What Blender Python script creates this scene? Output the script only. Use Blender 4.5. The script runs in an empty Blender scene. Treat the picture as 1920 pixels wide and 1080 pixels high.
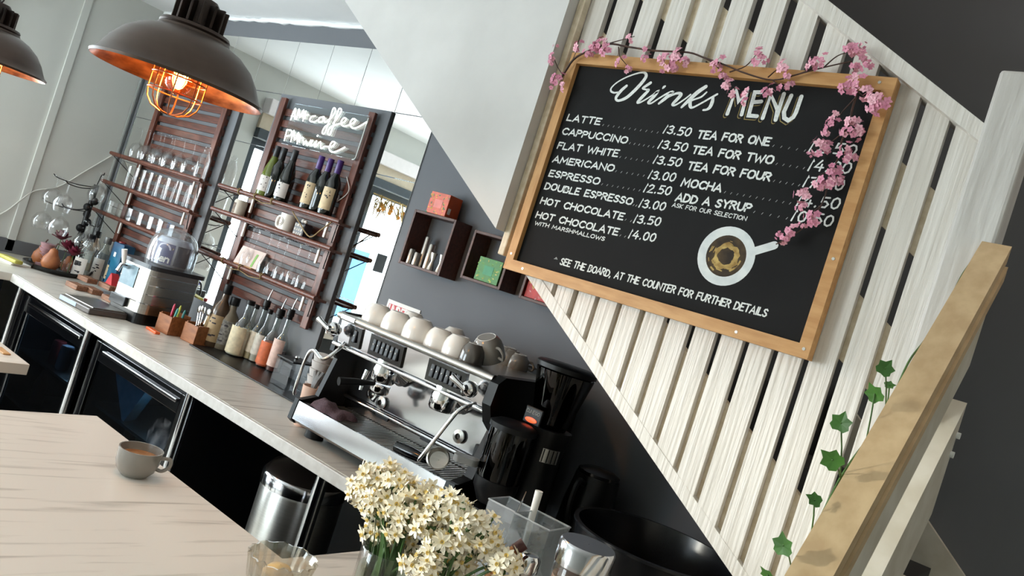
import bpy, bmesh, math, random
from mathutils import Vector, Matrix
rnd = random.Random(7)
PI = math.pi
sc = bpy.context.scene
COL = sc.collection

# ------------------------------------------------------------------ camera
FPX, ROLL, PITCH, YAW = 1495.6, 0.312710, 0.004134, 0.652257
_F = Vector((-math.sin(YAW)*math.cos(PITCH), math.cos(YAW)*math.cos(PITCH), math.sin(PITCH)))
_R0 = Vector((math.cos(YAW), math.sin(YAW), 0)); _U0 = _R0.cross(_F)
_R = math.cos(ROLL)*_R0 + math.sin(ROLL)*_U0
_U = -math.sin(ROLL)*_R0 + math.cos(ROLL)*_U0
EYE = Vector((0, 0, 1.6))
cd = bpy.data.cameras.new('camera'); cam = bpy.data.objects.new('camera', cd); COL.objects.link(cam)
cd.sensor_width = 36; cd.lens = FPX/1920*36; cd.clip_start = .02
cam.matrix_world = Matrix(((_R.x,_U.x,-_F.x,EYE.x),(_R.y,_U.y,-_F.y,EYE.y),(_R.z,_U.z,-_F.z,EYE.z),(0,0,0,1)))
sc.camera = cam

def at(px, py, X=None, Y=None, Z=None):
    """photograph pixel -> the point of the room on a known plane"""
    d = _F*FPX + _R*(px-960) - _U*(py-540)
    k = (X/d.x) if X is not None else (Y/d.y) if Y is not None else ((Z-EYE.z)/d.z)
    return EYE + d*k

# ------------------------------------------------------------------ light
sc.view_settings.view_transform = 'Standard'; sc.view_settings.look = 'None'
sc.view_settings.gamma = 1; sc.view_settings.use_curve_mapping = False
sc.view_settings.exposure = 0.10
sc.cycles.max_bounces = 10; sc.cycles.transparent_max_bounces = 24; sc.cycles.glossy_bounces = 6
sc.cycles.diffuse_bounces = 5; sc.cycles.caustics_reflective = False; sc.cycles.caustics_refractive = False
sc.cycles.sample_clamp_indirect = 6

w = bpy.data.worlds.new('daylight'); sc.world = w; w.use_nodes = True
nt = w.node_tree; N = nt.nodes; L = nt.links
bg = N['Background']; bg.inputs['Strength'].default_value = 17
tc = N.new('ShaderNodeTexCoord'); nz = N.new('ShaderNodeTexNoise'); nz.inputs['Scale'].default_value = 2.2; nz.inputs['Detail'].default_value = 5
cr = N.new('ShaderNodeValToRGB'); cr.color_ramp.elements[0].position = .42; cr.color_ramp.elements[0].color = (.78,.86,.95,1)
cr.color_ramp.elements[1].position = .56; cr.color_ramp.elements[1].color = (.97,.985,1,1)
L.new(tc.outputs['Generated'], nz.inputs['Vector']); L.new(nz.outputs['Fac'], cr.inputs['Fac']); L.new(cr.outputs['Color'], bg.inputs['Color'])

sun = bpy.data.lights.new('sun', 'SUN'); sun.energy = 1.7; sun.angle = math.radians(2.2); sun.color = (1,.9,.78)
so = bpy.data.objects.new('sun', sun); COL.objects.link(so)
so.rotation_euler = Vector((.6,.8,-.070)).to_track_quat('-Z','Y').to_euler()
def portal(name, loc, face, sx, sy):
    a = bpy.data.lights.new(name, 'AREA'); a.shape = 'RECTANGLE'; a.size = sx; a.size_y = sy; a.cycles.is_portal = True
    o = bpy.data.objects.new(name, a); COL.objects.link(o); o.location = loc
    o.rotation_euler = Vector(face).to_track_quat('-Z','Y').to_euler()
WIN_TOP = 2.08
portal('daylight_portal', (-5.04,.97,1.2), (1,0,0), 1.1, 1.76)
portal('daylight_portal', (-5.04,-.49,1.2), (1,0,0), 1.66, 1.76)
portal('daylight_portal', (-3.9,-3.19,1.2), (0,1,0), 2.1, 1.76)

# ------------------------------------------------------------------ materials
def lin(h):
    if isinstance(h, str):
        h = h.lstrip('#'); c = [int(h[i:i+2],16)/255 for i in (0,2,4)]
    else: c = list(h)
    return tuple(x/12.92 if x <= .04045 else ((x+.055)/1.055)**2.4 for x in c) + (1,)
MATS = {}
def mat(name, col, rough=.5, metal=0., var=.06, scale=30, bump=0., stretch=(1,1,1), col2=None, spec=.5, coat=0., emit=None, estr=0., pos=(.35,.65), detail=4):
    """every material is node based: two tones mixed by a stretched noise, with a little bump"""
    if name in MATS: return MATS[name]
    m = bpy.data.materials.new(name); m.use_nodes = True; nt = m.node_tree; N = nt.nodes; L = nt.links
    p = N['Principled BSDF']; c = lin(col)
    c2 = lin(col2) if col2 else tuple(max(0,x*(1-var*2)) for x in c[:3])+(1,)
    tc = N.new('ShaderNodeTexCoord'); mp = N.new('ShaderNodeMapping'); mp.inputs['Scale'].default_value = stretch
    nz = N.new('ShaderNodeTexNoise'); nz.inputs['Scale'].default_value = scale; nz.inputs['Detail'].default_value = detail
    cr = N.new('ShaderNodeValToRGB'); e = cr.color_ramp.elements
    e[0].position, e[1].position = pos; e[0].color = c2; e[1].color = c
    L.new(tc.outputs['Object'], mp.inputs['Vector']); L.new(mp.outputs['Vector'], nz.inputs['Vector'])
    L.new(nz.outputs['Fac'], cr.inputs['Fac']); L.new(cr.outputs['Color'], p.inputs['Base Color'])
    p.inputs['Roughness'].default_value = rough; p.inputs['Metallic'].default_value = metal
    p.inputs['Specular IOR Level'].default_value = spec; p.inputs['Coat Weight'].default_value = coat
    if bump:
        b = N.new('ShaderNodeBump'); b.inputs['Strength'].default_value = bump; b.inputs['Distance'].default_value = .01
        L.new(nz.outputs['Fac'], b.inputs['Height']); L.new(b.outputs['Normal'], p.inputs['Normal'])
    if emit:
        p.inputs['Emission Color'].default_value = lin(emit); p.inputs['Emission Strength'].default_value = estr
    MATS[name] = m; return m
def glass(name, tint='#ffffff', gloss=.9, base=.06, edge=1.0, rough=.02, haze=0):
    """thin clear glass: see-through with a grazing-angle reflection"""
    if name in MATS: return MATS[name]
    m = bpy.data.materials.new(name); m.use_nodes = True; nt = m.node_tree; N = nt.nodes; L = nt.links
    N.remove(N['Principled BSDF']); out = N['Material Output']
    tr = N.new('ShaderNodeBsdfTransparent'); gl = N.new('ShaderNodeBsdfGlossy'); gl.inputs['Roughness'].default_value = rough
    gl.inputs['Color'].default_value = (gloss,gloss,gloss,1)
    nz = N.new('ShaderNodeTexNoise'); nz.inputs['Scale'].default_value = 6; cr = N.new('ShaderNodeValToRGB'); c = lin(tint)
    cr.color_ramp.elements[0].color = tuple(x*.94 for x in c[:3])+(1,); cr.color_ramp.elements[1].color = c
    lw = N.new('ShaderNodeLayerWeight'); lw.inputs['Blend'].default_value = .35
    ma = N.new('ShaderNodeMath'); ma.operation = 'MULTIPLY_ADD'; ma.inputs[1].default_value = edge*.55; ma.inputs[2].default_value = base
    mx = N.new('ShaderNodeMixShader')
    L.new(nz.outputs['Fac'], cr.inputs['Fac']); L.new(cr.outputs['Color'], tr.inputs['Color'])
    L.new(lw.outputs['Facing'], ma.inputs[0]); L.new(ma.outputs[0], mx.inputs[0])
    L.new(tr.outputs[0], mx.inputs[1]); L.new(gl.outputs[0], mx.inputs[2]); L.new(mx.outputs[0], out.inputs['Surface'])
    if haze:
        df = N.new('ShaderNodeBsdfDiffuse'); df.inputs['Color'].default_value = (.8,.82,.84,1); h = N.new('ShaderNodeMixShader'); h.inputs[0].default_value = haze
        L.new(mx.outputs[0], h.inputs[1]); L.new(df.outputs[0], h.inputs[2]); L.new(h.outputs[0], out.inputs['Surface'])
    MATS[name] = m; return m

M_grey = mat('grey_wall_paint','#6b6d71',.75,var=.03,scale=3)
M_lwall = mat('pale_wall_paint','#d3d5d0',.6,var=.02,scale=2)
M_plaster = mat('white_plaster','#cfcecc',.85,var=.03,scale=8,bump=.25,detail=7)
M_ceil = mat('ceiling_white','#f4f5f5',.8,var=.02,scale=3)
M_floor = mat('pale_floor','#e4dccf',.5,var=.04,scale=4)
M_white = mat('white_painted_wood','#e0dcd6',.45,scale=12,stretch=(10,10,.35),col2='#d2cdc5',bump=.35,detail=6)
M_cream = mat('cream_painted_wood','#dccfb8',.5,scale=9,stretch=(7,1,7),col2='#cbbb9f',bump=.12)
M_tan = mat('tan_handrail_paint','#cfb48c',.5,scale=7,stretch=(5,1,5),col2='#bda079',bump=.1)
M_railw = mat('offwhite_rail_paint','#d8d2c4',.5,scale=12,col2='#c6beac',bump=.1)
M_slat = mat('mahogany_stained_wood','#663626',.45,scale=14,stretch=(.8,6,6),col2='#44231a',bump=.1)
M_stile = mat('mahogany_stile_wood','#6b3a2a',.42,scale=14,stretch=(6,6,.8),col2='#4b281d',bump=.1)
M_box = mat('dark_walnut_wood','#5c3527',.45,scale=16,stretch=(1,5,5),col2='#42241a',bump=.08)
M_newel = mat('newel_offwhite','#cfccc8',.5,scale=10,stretch=(6,6,.6),col2='#bfbbb6',bump=.3)
M_pine = mat('pine_frame_wood','#c99a63',.5,scale=10,stretch=(1.2,6,6),col2='#b5834b',bump=.08)
M_slate = mat('chalkboard_black','#1b1b1c',.75,spec=.2,var=.14,scale=5,detail=8)
M_chalk = mat('chalk_white','#e8ecea',.9,var=.09,scale=220)
M_chalkdim = mat('chalk_thin','#b9bdbb',.9,var=.15,scale=220)
M_gold = mat('chalk_gold','#9c8a55',.9,var=.12,scale=200)
M_coffeepaint = mat('painted_coffee','#4b3a22',.8,scale=38,col2='#241a10',detail=6)
M_crema = mat('painted_crema','#c7ab68',.8,scale=60,col2='#8a6c38',detail=5)
M_steel = mat('polished_steel','#bdbdc0',.13,metal=1,var=.02,scale=6)
M_brush = mat('brushed_steel','#b9b6b0',.3,metal=1,var=.05,scale=20,stretch=(1,1,12))
M_chrome = mat('chrome','#ececec',.06,metal=1,var=.01)
M_black = mat('black_plastic','#08090b',.4,var=.1,spec=.35)
M_blackg = mat('black_gloss','#07080b',.15,var=.1)
M_navy = mat('black_fridge_shell','#0d131b',.3,var=.1)
M_mirror = mat('mirror_silver','#f2f4f2',.0,metal=1,var=.004,scale=2)
M_bronze = mat('aged_bronze','#4d3f37',.40,metal=.55,scale=7,col2='#392e28',bump=.05,pos=(.3,.7))
M_copper = mat('copper_inside','#c97a4a',.3,metal=.9,scale=11,stretch=(1,1,3),col2='#5e2c16',bump=.1)
M_cage = mat('copper_wire','#9c6244',.3,metal=.9,var=.1)
M_iron = mat('dark_cast_iron','#211b18',.45,metal=.6,scale=12,col2='#3a2b24')
M_cup = mat('white_porcelain','#f0ede6',.22,var=.01,coat=.3)
M_gcup = mat('grey_stoneware','#8b8882',.22,var=.03,coat=.4)
M_gdark = mat('dark_grey_glaze','#5c5853',.12,var=.05,coat=.5)
M_coffee = mat('coffee_with_milk','#b5875d',.35,scale=25,col2='#99693f')
M_glass = glass('clear_glass',base=.025,edge=.55); M_glass2 = glass('clear_acrylic','#f4f8fa',.8,.05,.6); M_hazy = glass('hazy_acrylic','#f4f8fa',.8,.06,.6,haze=.10)
M_smoke = glass('smoked_plastic','#4a4c52',.6,.04,.5)
M_pane = glass('window_glass','#f2f6f6',.8,.03,.35)
M_fglass = glass('fridge_door_glass','#8fa2b2',.8,.06,.5)
M_red = mat('red_print','#c8323a',.5,var=.08,scale=40); M_paper = mat('white_paper','#efece6',.7,var=.02)
M_pink = mat('blossom_pink','#f3c0cd',.6,scale=60,col2='#e7a3b7'); M_pinkd = mat('blossom_deep_pink','#dd96ad',.6,scale=60,col2='#c67592')
M_twig = mat('brown_twig','#4f3329',.7,scale=60,col2='#35221c')
M_leaf = mat('ivy_green','#44752c',.45,scale=25,col2='#315a20'); M_stem = mat('stem_green','#4c7038',.5,scale=20,stretch=(4,4,.5),col2='#3a5a2c')
M_petal = mat('narcissus_cream','#fbf6e6',.55,scale=50,col2='#f5ecd0'); M_corona = mat('narcissus_corona','#f3e3a8',.55,scale=60,col2='#e6c96a')
M_wire = mat('white_cable','#d9d8d2',.5,var=.03); M_dcable = mat('black_cable','#0e0f11',.4,var=.1)
M_orange = mat('orange_plastic','#e8642a',.4,var=.05)
M_twine = mat('jute_twine','#9a8560',.85,scale=120,col2='#75613f')

def marble(name, base, vein, ang):
    m = bpy.data.materials.new(name); m.use_nodes = True; nt = m.node_tree; N = nt.nodes; L = nt.links; p = N['Principled BSDF']
    tc = N.new('ShaderNodeTexCoord'); mp = N.new('ShaderNodeMapping'); mp.inputs['Rotation'].default_value = (0,0,ang); m2 = N.new('ShaderNodeMapping'); m2.inputs['Scale'].default_value = (13,1,1)
    nz = N.new('ShaderNodeTexNoise'); nz.inputs['Scale'].default_value = 3.1; nz.inputs['Detail'].default_value = 8; nz.inputs['Distortion'].default_value = .5
    cr = N.new('ShaderNodeValToRGB'); e = cr.color_ramp.elements; e[0].position = .30; e[0].color = lin(vein); e[1].position = .46; e[1].color = lin(base)
    L.new(tc.outputs['Object'], mp.inputs['Vector']); L.new(mp.outputs['Vector'], m2.inputs['Vector']); L.new(m2.outputs['Vector'], nz.inputs['Vector']); L.new(nz.outputs['Fac'], cr.inputs['Fac'])
    L.new(cr.outputs['Color'], p.inputs['Base Color']); p.inputs['Roughness'].default_value = .32
    return m
M_marble = marble('marble_laminate','#dfd8cf','#b5ada3', .14)
M_marble2 = marble('marble_laminate_grey','#cdc8bf','#9d958c', .06)
M_edge = mat('worktop_edge','#d3d0cb',.35,scale=40,col2='#c6c2bc')

# ------------------------------------------------------------------ mesh builder
class MB:
    def __init__(s): s.v = []; s.f = []; s.m = []; s.sm = []
    def add(s, v, f, mi=0, smooth=False, M=None):
        o = len(s.v); s.v += [tuple(M @ Vector(p)) if M else tuple(p) for p in v]
        for q in f: s.f.append([i+o for i in q]); s.m.append(mi); s.sm.append(smooth)
        return s
    def box(s, x0, x1, y0, y1, z0, z1, bev=0, mi=0, M=None, seg=2):
        x0,x1 = min(x0,x1),max(x0,x1); y0,y1 = min(y0,y1),max(y0,y1); z0,z1 = min(z0,z1),max(z0,z1)
        v = [(x,y,z) for x in (x0,x1) for y in (y0,y1) for z in (z0,z1)]
        f = [(0,1,3,2),(4,6,7,5),(0,4,5,1),(2,3,7,6),(0,2,6,4),(1,5,7,3)]
        if bev:
            b = bmesh.new(); vs = [b.verts.new(p) for p in v]
            for q in f: b.faces.new([vs[i] for i in q])
            bmesh.ops.bevel(b, geom=b.edges[:], offset=min(bev,.49*min(x1-x0,y1-y0,z1-z0)), segments=seg, profile=.5, affect='EDGES')
            b.verts.index_update(); v = [tuple(p.co) for p in b.verts]; f = [[p.index for p in q.verts] for q in b.faces]; b.free()
        return s.add(v, f, mi, False, M)
    def lathe(s, prof, n=20, c=(0,0,0), mi=0, M=None, smooth=True, a0=0, a1=2*PI):
        full = abs(a1-a0-2*PI) < 1e-6; k = n if full else n+1
        v = []; f = []
        for r, z in prof:
            for i in range(k):
                a = a0+(a1-a0)*i/n; v.append((c[0]+r*math.cos(a), c[1]+r*math.sin(a), c[2]+z))
        for j in range(len(prof)-1):
            for i in range(n):
                i2 = (i+1) % k
                f.append((j*k+i, j*k+i2, (j+1)*k+i2, (j+1)*k+i))
        return s.add(v, f, mi, smooth, M)
    def tube(s, pts, r, n=8, mi=0, caps=True, closed=False, smooth=True):
        pts = [Vector(p) for p in pts]; m = len(pts); rr = r if isinstance(r,(list,tuple)) else [r]*m
        t0 = (pts[1]-pts[0]).normalized(); up = Vector((0,0,1)) if abs(t0.z) < .9 else Vector((1,0,0))
        a = t0.cross(up).normalized(); v = []; f = []
        for i, p in enumerate(pts):
            if closed: t = (pts[(i+1)%m]-pts[i-1])
            else: t = (pts[min(i+1,m-1)]-pts[max(i-1,0)])
            t = t.normalized() if t.length > 1e-9 else t0
            a = (a - t*a.dot(t)); a = a.normalized() if a.length > 1e-6 else t.orthogonal().normalized()
            b = t.cross(a)
            for k in range(n):
                an = 2*PI*k/n; v.append(tuple(p+(a*math.cos(an)+b*math.sin(an))*rr[i]))
        for i in range(m if closed else m-1):
            i2 = (i+1) % m
            for k in range(n):
                k2 = (k+1) % n; f.append((i*n+k, i*n+k2, i2*n+k2, i2*n+k))
        if caps and not closed: f.append(tuple(range(n))[::-1]); f.append(tuple((m-1)*n+k for k in range(n)))
        return s.add(v, f, mi, smooth)
    def cyl(s, p0, p1, r, r1=None, n=16, mi=0): return s.tube([p0,p1], [r, r if r1 is None else r1], n, mi)
    def prism(s, poly, y0, y1, axis='Y', mi=0, smooth=False):
        n = len(poly)
        def P(a,b,c): return (a,c,b) if axis == 'Y' else (c,a,b) if axis == 'X' else (a,b,c)
        v = [P(a,b,y0) for a,b in poly]+[P(a,b,y1) for a,b in poly]
        f = [tuple(range(n)), tuple(range(2*n-1,n-1,-1))]+[(i,(i+1)%n,n+(i+1)%n,n+i) for i in range(n)]
        return s.add(v, f, mi, smooth)
    def sphere(s, c, r, nu=14, nv=9, sc_=(1,1,1), mi=0):
        prof = [(max(1e-4,r*math.sin(PI*j/nv)), -r*math.cos(PI*j/nv)) for j in range(nv+1)]
        M = Matrix.Translation(c) @ Matrix.Diagonal((*sc_,1)); return s.lathe(prof, nu, mi=mi, M=M)
    def petal(s, c, d, nrm, ln, wd, cup=.2, mi=0):
        c = Vector(c); d = Vector(d).normalized(); nrm = Vector(nrm).normalized(); q = d.cross(nrm)
        pr = [(0,.12,0),(.35,.85,.1),(.68,.9,.25),(1,.16,.2)]
        v = []
        for t, ww, h in pr:
            o = c+d*(t*ln)+nrm*(h*cup*ln); v += [tuple(o-q*(ww*wd/2)), tuple(o+nrm*(-.06*ln)), tuple(o+q*(ww*wd/2))]
        f = []
        for j in range(3):
            for k in range(2): f.append((j*3+k,j*3+k+1,j*3+k+4,j*3+k+3))
        return s.add(v, f, mi, True)
    def xf(s, M): s.v = [tuple(M @ Vector(p)) for p in s.v]; return s
def obj(name, mb, mats, parent=None, label=None, kind=None, rel=False):
    """link one mesh object; vertices are in room coordinates unless rel (then in the parent's own)"""
    me = bpy.data.meshes.new(name); v = mb.v
    if parent is not None and not rel:
        Mi = world_of(parent).inverted(); v = [tuple(Mi @ Vector(p)) for p in v]
    me.from_pydata(v, [], mb.f); me.set_sharp_from_angle(angle=math.radians(42)); mats = mats if isinstance(mats,(list,tuple)) else [mats]
    for m in mats: me.materials.append(m)
    for p, mi, sm in zip(me.polygons, mb.m, mb.sm): p.material_index = mi; p.use_smooth = sm
    b = bmesh.new(); b.from_mesh(me); bmesh.ops.recalc_face_normals(b, faces=b.faces[:]); b.to_mesh(me); b.free()
    o = bpy.data.objects.new(name, me); COL.objects.link(o)
    if parent is not None: o.parent = parent
    if label: o['label'] = label
    if kind: o['kind'] = kind
    return o
def world_of(o):
    M = Matrix.LocRotScale(o.location, o.rotation_euler, o.scale)
    return world_of(o.parent) @ M if o.parent else M
def thing(name, label, cat, loc=(0,0,0), rz=0, group=None):
    o = bpy.data.objects.new(name, None); COL.objects.link(o); o.location = loc; o.rotation_euler = (0,0,rz)
    o.empty_display_size = .05; o['label'] = label; o['category'] = cat
    if group: o['group'] = group
    return o
def tag(o, label, cat, group=None):
    o['label'] = label; o['category'] = cat
    if group: o['group'] = group
    return o
def dup(root, loc, rz=0, label=None, group=None, s=None):
    c = root.copy(); COL.objects.link(c); c.location = loc; c.rotation_euler = (0,0,rz)
    if s: c.scale = (s,s,s)
    if label: c['label'] = label
    if group: c['group'] = group
    for ch in [k for k in bpy.data.objects if k.parent == root]:
        d = ch.copy(); COL.objects.link(d); d.parent = c
        for g in [k for k in bpy.data.objects if k.parent == ch]:
            e = g.copy(); COL.objects.link(e); e.parent = d
    return c
def struct(name, mb, m): return obj(name, mb, m, kind='structure')
ORD = ['first','second','third','fourth','fifth','sixth','seventh','eighth','ninth','tenth','eleventh','twelfth']

# ------------------------------------------------------------------ single-stroke lettering
GL = {
'A':(.85,[[(0,0),(.42,1),(.85,0)],[(.15,.33),(.7,.33)]]),'B':(.72,[[(0,0),(0,1),(.5,.97),(.62,.78),(.5,.56),(0,.53),(.55,.5),(.72,.27),(.55,.03),(0,0)]]),
'C':(.8,[[(.8,.82),(.55,1),(.25,.95),(.03,.65),(.03,.35),(.25,.05),(.55,0),(.8,.17)]]),'D':(.78,[[(0,0),(0,1),(.4,.97),(.72,.72),(.78,.45),(.65,.15),(.35,0),(0,0)]]),
'E':(.65,[[(.65,1),(.02,1),(0,0),(.65,0)],[(0,.52),(.52,.52)]]),'F':(.62,[[(.62,1),(.02,1),(0,0)],[(0,.52),(.5,.52)]]),
'G':(.85,[[(.8,.82),(.5,1),(.2,.93),(.03,.6),(.06,.3),(.3,.02),(.65,.03),(.82,.2),(.82,.45),(.5,.45)]]),'H':(.75,[[(0,0),(0,1)],[(.75,0),(.75,1)],[(0,.5),(.75,.5)]]),
'I':(.12,[[(.06,0),(.06,1)]]),'J':(.5,[[(.5,1),(.5,.2),(.3,0),(.05,.1)]]),'K':(.7,[[(0,0),(0,1)],[(.68,1),(.05,.48),(.7,0)]]),'L':(.6,[[(0,1),(0,0),(.6,0)]]),
'M':(1.0,[[(0,0),(.1,1),(.5,.3),(.9,1),(1,0)]]),'N':(.8,[[(0,0),(0,1),(.8,0),(.8,1)]]),'O':(.88,[[(.44,1),(.15,.9),(0,.55),(.1,.15),(.44,0),(.76,.12),(.88,.5),(.75,.88),(.44,1)]]),
'P':(.65,[[(0,0),(0,1),(.45,.98),(.65,.76),(.48,.5),(0,.46)]]),'Q':(.88,[[(.44,1),(.1,.85),(0,.5),(.12,.12),(.44,0),(.78,.14),(.88,.5),(.75,.88),(.44,1)],[(.5,.3),(.9,-.05)]]),
'R':(.7,[[(0,0),(0,1),(.45,.98),(.65,.76),(.48,.52),(0,.48)],[(.3,.48),(.7,0)]]),'S':(.65,[[(.6,.85),(.4,1),(.12,.93),(.05,.72),(.25,.54),(.52,.43),(.63,.22),(.45,.02),(.18,.02),(0,.17)]]),
'T':(.75,[[(0,1),(.75,1)],[(.37,1),(.37,0)]]),'U':(.78,[[(0,1),(.02,.3),(.2,.03),(.5,0),(.74,.2),(.78,1)]]),'V':(.8,[[(0,1),(.4,0),(.8,1)]]),
'W':(1.15,[[(0,1),(.28,0),(.57,.75),(.88,0),(1.15,1)]]),'X':(.75,[[(0,0),(.75,1)],[(0,1),(.75,0)]]),'Y':(.75,[[(0,1),(.37,.5),(.75,1)],[(.37,.5),(.37,0)]]),'Z':(.7,[[(0,1),(.7,1),(0,0),(.7,0)]]),
'0':(.62,[[(.31,1),(.08,.82),(0,.45),(.1,.1),(.31,0),(.53,.15),(.62,.55),(.52,.9),(.31,1)]]),'2':(.62,[[(.03,.78),(.25,1),(.55,.88),(.55,.62),(0,0),(.62,.02)]]),
'3':(.6,[[(.03,.85),(.3,1),(.55,.85),(.5,.62),(.2,.52),(.55,.4),(.6,.18),(.35,0),(0,.12)]]),'4':(.68,[[(.42,1),(0,.32),(.68,.32)],[(.5,.62),(.46,-.02)]]),
'5':(.6,[[(.58,1),(.1,1),(.05,.58),(.38,.62),(.6,.35),(.42,.03),(0,.05)]]),'7':(.6,[[(0,.97),(.6,1),(.15,0)],[(.12,.5),(.5,.52)]]),'/':(.22,[[(0,-.02),(.16,1.02),(.2,.9)]]),
'.':(.2,[[(.06,.02),(.1,.1)]]),',':(.2,[[(.1,.1),(.02,-.12)]]),'*':(.3,[[(.1,.4),(.16,.5),(.2,.42),(.1,.4)]]),' ':(.42,[]),
'k':(.55,[[(0,0),(0,1.0)],[(.5,.62),(.03,.3),(.55,0)]]),'e':(.55,[[(.03,.32),(.53,.34),(.42,.6),(.18,.6),(.02,.3),(.2,.02),(.5,.08)]]),'n':(.5,[[(0,0),(0,.62)],[(0,.45),(.25,.62),(.46,.5),(.5,0)]]),
}
_LIFT = [0]
def ribbon(mb, pts, w, F3, mi=0, disc=7):
    """flat brush stroke with round ends: pts in 2-D, F3 maps (u,v,depth) to the room; w half width or list"""
    ws = list(w) if isinstance(w,(list,tuple)) else [w]*len(pts)
    P = [Vector(p) for p in pts]; keep = [0]+[i for i in range(1,len(P)) if (P[i]-P[i-1]).length > 1e-7]
    P = [P[i] for i in keep]; ws = [ws[i] for i in keep]
    if len(P) < 2: return
    _LIFT[0] = (_LIFT[0]+1) % 12; d = -_LIFT[0]*1.2e-5; closed = (P[0]-P[-1]).length < 1e-7
    def perp(v): v = v.normalized(); return Vector((-v.y,v.x))
    Lf,Rt = [],[]
    for i,p in enumerate(P):
        a = perp(P[i]-P[i-1]) if i else perp(P[-1]-P[-2]) if closed else perp(P[1]-P[0])
        b = perp(P[i+1]-P[i]) if i < len(P)-1 else perp(P[1]-P[0]) if closed else perp(P[-1]-P[-2])
        m = a+b; m = m.normalized() if m.length > .3 else a
        k = 1/max(.55,m.dot(a)); Lf.append(p+m*ws[i]*k); Rt.append(p-m*ws[i]*k)
    v = []; f = []
    for l,r in zip(Lf,Rt): v += [F3(l.x,l.y,d),F3(r.x,r.y,d)]
    f = [(2*i,2*i+1,2*i+3,2*i+2) for i in range(len(P)-1)]
    mb.add(v,f,mi)
    if closed: return
    for e,q in ((0,1),(-1,-2)):
        t = (P[e]-P[q]).normalized(); n = Vector((-t.y,t.x)); r = ws[e]
        mb.add([F3(*(P[e]+n*r*math.cos(PI*k/5)+t*r*math.sin(PI*k/5)),d) for k in range(6)],[tuple(range(6))],mi)
def letters(mb, text, p0, p1, h, F3, w, slant=.12, gap=.24, mi=0, jit=.03):
    """write text along p0->p1 (2-D), letter height h, stroke half-width w"""
    ux,uy = p1[0]-p0[0],p1[1]-p0[1]; Lg = math.hypot(ux,uy); ux,uy = ux/Lg,uy/Lg; vx,vy = -uy,ux
    tot = sum(GL[c][0]+gap for c in text)-gap; k = Lg/tot; x = 0
    for c in text:
        wd, st = GL[c]; ja,jb = rnd.uniform(-jit,jit),rnd.uniform(1-jit,1+jit)
        for s in st:
            q = []
            for (a,b) in s:
                X = (x+a)*k+b*h*slant; Yv = (b+ja)*h*jb; q.append((p0[0]+ux*X+vx*Yv, p0[1]+uy*X+vy*Yv))
            ribbon(mb, q, w, F3, mi)
        x += wd+gap
    return mb
def smooth2(pts, k=6):
    """Catmull-Rom through 2-D or 3-D points"""
    P = [Vector(p) for p in pts]; P = [P[0]*2-P[1]]+P+[P[-1]*2-P[-2]]; out = []
    for i in range(1,len(P)-2):
        for j in range(k):
            t = j/k; a,b,c,d = P[i-1],P[i],P[i+1],P[i+2]
            out.append(.5*((2*b)+(c-a)*t+(2*a-5*b+4*c-d)*t*t+(3*b-a-3*c+d)*t**3))
    out.append(P[-2]); return [tuple(p) for p in out]

# ================================================================== the room
XL, YB, ZC, XR, YF = -5.05, 2.37, 2.585, 2.6, -3.2
struct('floor', MB().box(XL-.2,XR+.2,YF-.2,YB+.2,-.1,0), M_floor)
struct('ceiling', MB().box(XL-.2,-2.6,YF-.2,YB+.2,ZC,ZC+.12).box(-2.6,XR+.2,YF-.2,1.50,ZC,ZC+.12), M_ceil)
struct('wall_back', MB().box(XL-.2,XR+.2,YB,YB+.15,0,4.2), M_grey)
struct('wall_stairwell', MB().box(-2.6,XR+.2,1.40,1.50,ZC+.121,4.2).box(-2.7,-2.6,1.40,YB,ZC+.121,4.2).box(-2.6,XR+.2,1.50,YB,4.2,4.3).box(XR,XR+.15,1.50,YB,ZC+.001,4.2), mat('stairwell_grey','#8a8884',.8,var=.03))
l = bpy.data.lights.new('stairwell_fill','POINT'); l.energy = 42; l.color = (1,.88,.76); l.shadow_soft_size = .06  # unseen light without a fitting, added to brighten the stairwell wall
lo = bpy.data.objects.new('stairwell_fill',l); COL.objects.link(lo); lo.location = (.6,1.95,3.9)
struct('wall_right', MB().box(XR,XR+.15,YF,YB,0,ZC), M_lwall)
wl = MB()
for y0,y1,z0,z1 in ((1.52,YB,0,ZC),(.34,.42,0,ZC),(YF,-1.32,0,ZC),(.42,1.52,0,.32),(.42,1.52,WIN_TOP,ZC),(-1.32,.34,0,.32),(-1.32,.34,WIN_TOP,ZC)):
    wl.box(XL-.15,XL,y0,y1,z0,z1)
struct('wall_left', wl, M_lwall)
wf = MB()
for x0,x1,z0,z1 in ((XL,-4.95,0,ZC),(-2.85,XR,0,ZC),(-4.95,-2.85,0,.32),(-4.95,-2.85,WIN_TOP,ZC)):
    wf.box(x0,x1,YF-.15,YF,z0,z1)
struct('wall_front', wf, M_lwall)
M_frame = mat('dark_window_frame','#39434b',.4,var=.05)
def window_x(n, y0, y1, bars):
    m = MB(); X0,X1 = XL-.10,XL-.03; e = .001
    for a,b,c,d in ((y0+e,y0+.06,.321,WIN_TOP-e),(y1-.06,y1-e,.321,WIN_TOP-e),(y0+.06,y1-.06,.321,.38),(y0+.06,y1-.06,WIN_TOP-.07,WIN_TOP-e)): m.box(X0,X1,a,b,c,d)
    for b in bars: m.box(X0+.01,X1-.01,b-.03,b+.03,.38,WIN_TOP-.07)
    f = struct('window_%d'%n, m, M_frame)
    obj('pane', MB().box(XL-.07,XL-.064,y0+.06,y1-.06,.38,WIN_TOP-.07), M_pane, f)
window_x(1,.42,1.52,(1.02,)); window_x(2,-1.32,.34,(-.5,))
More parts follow.
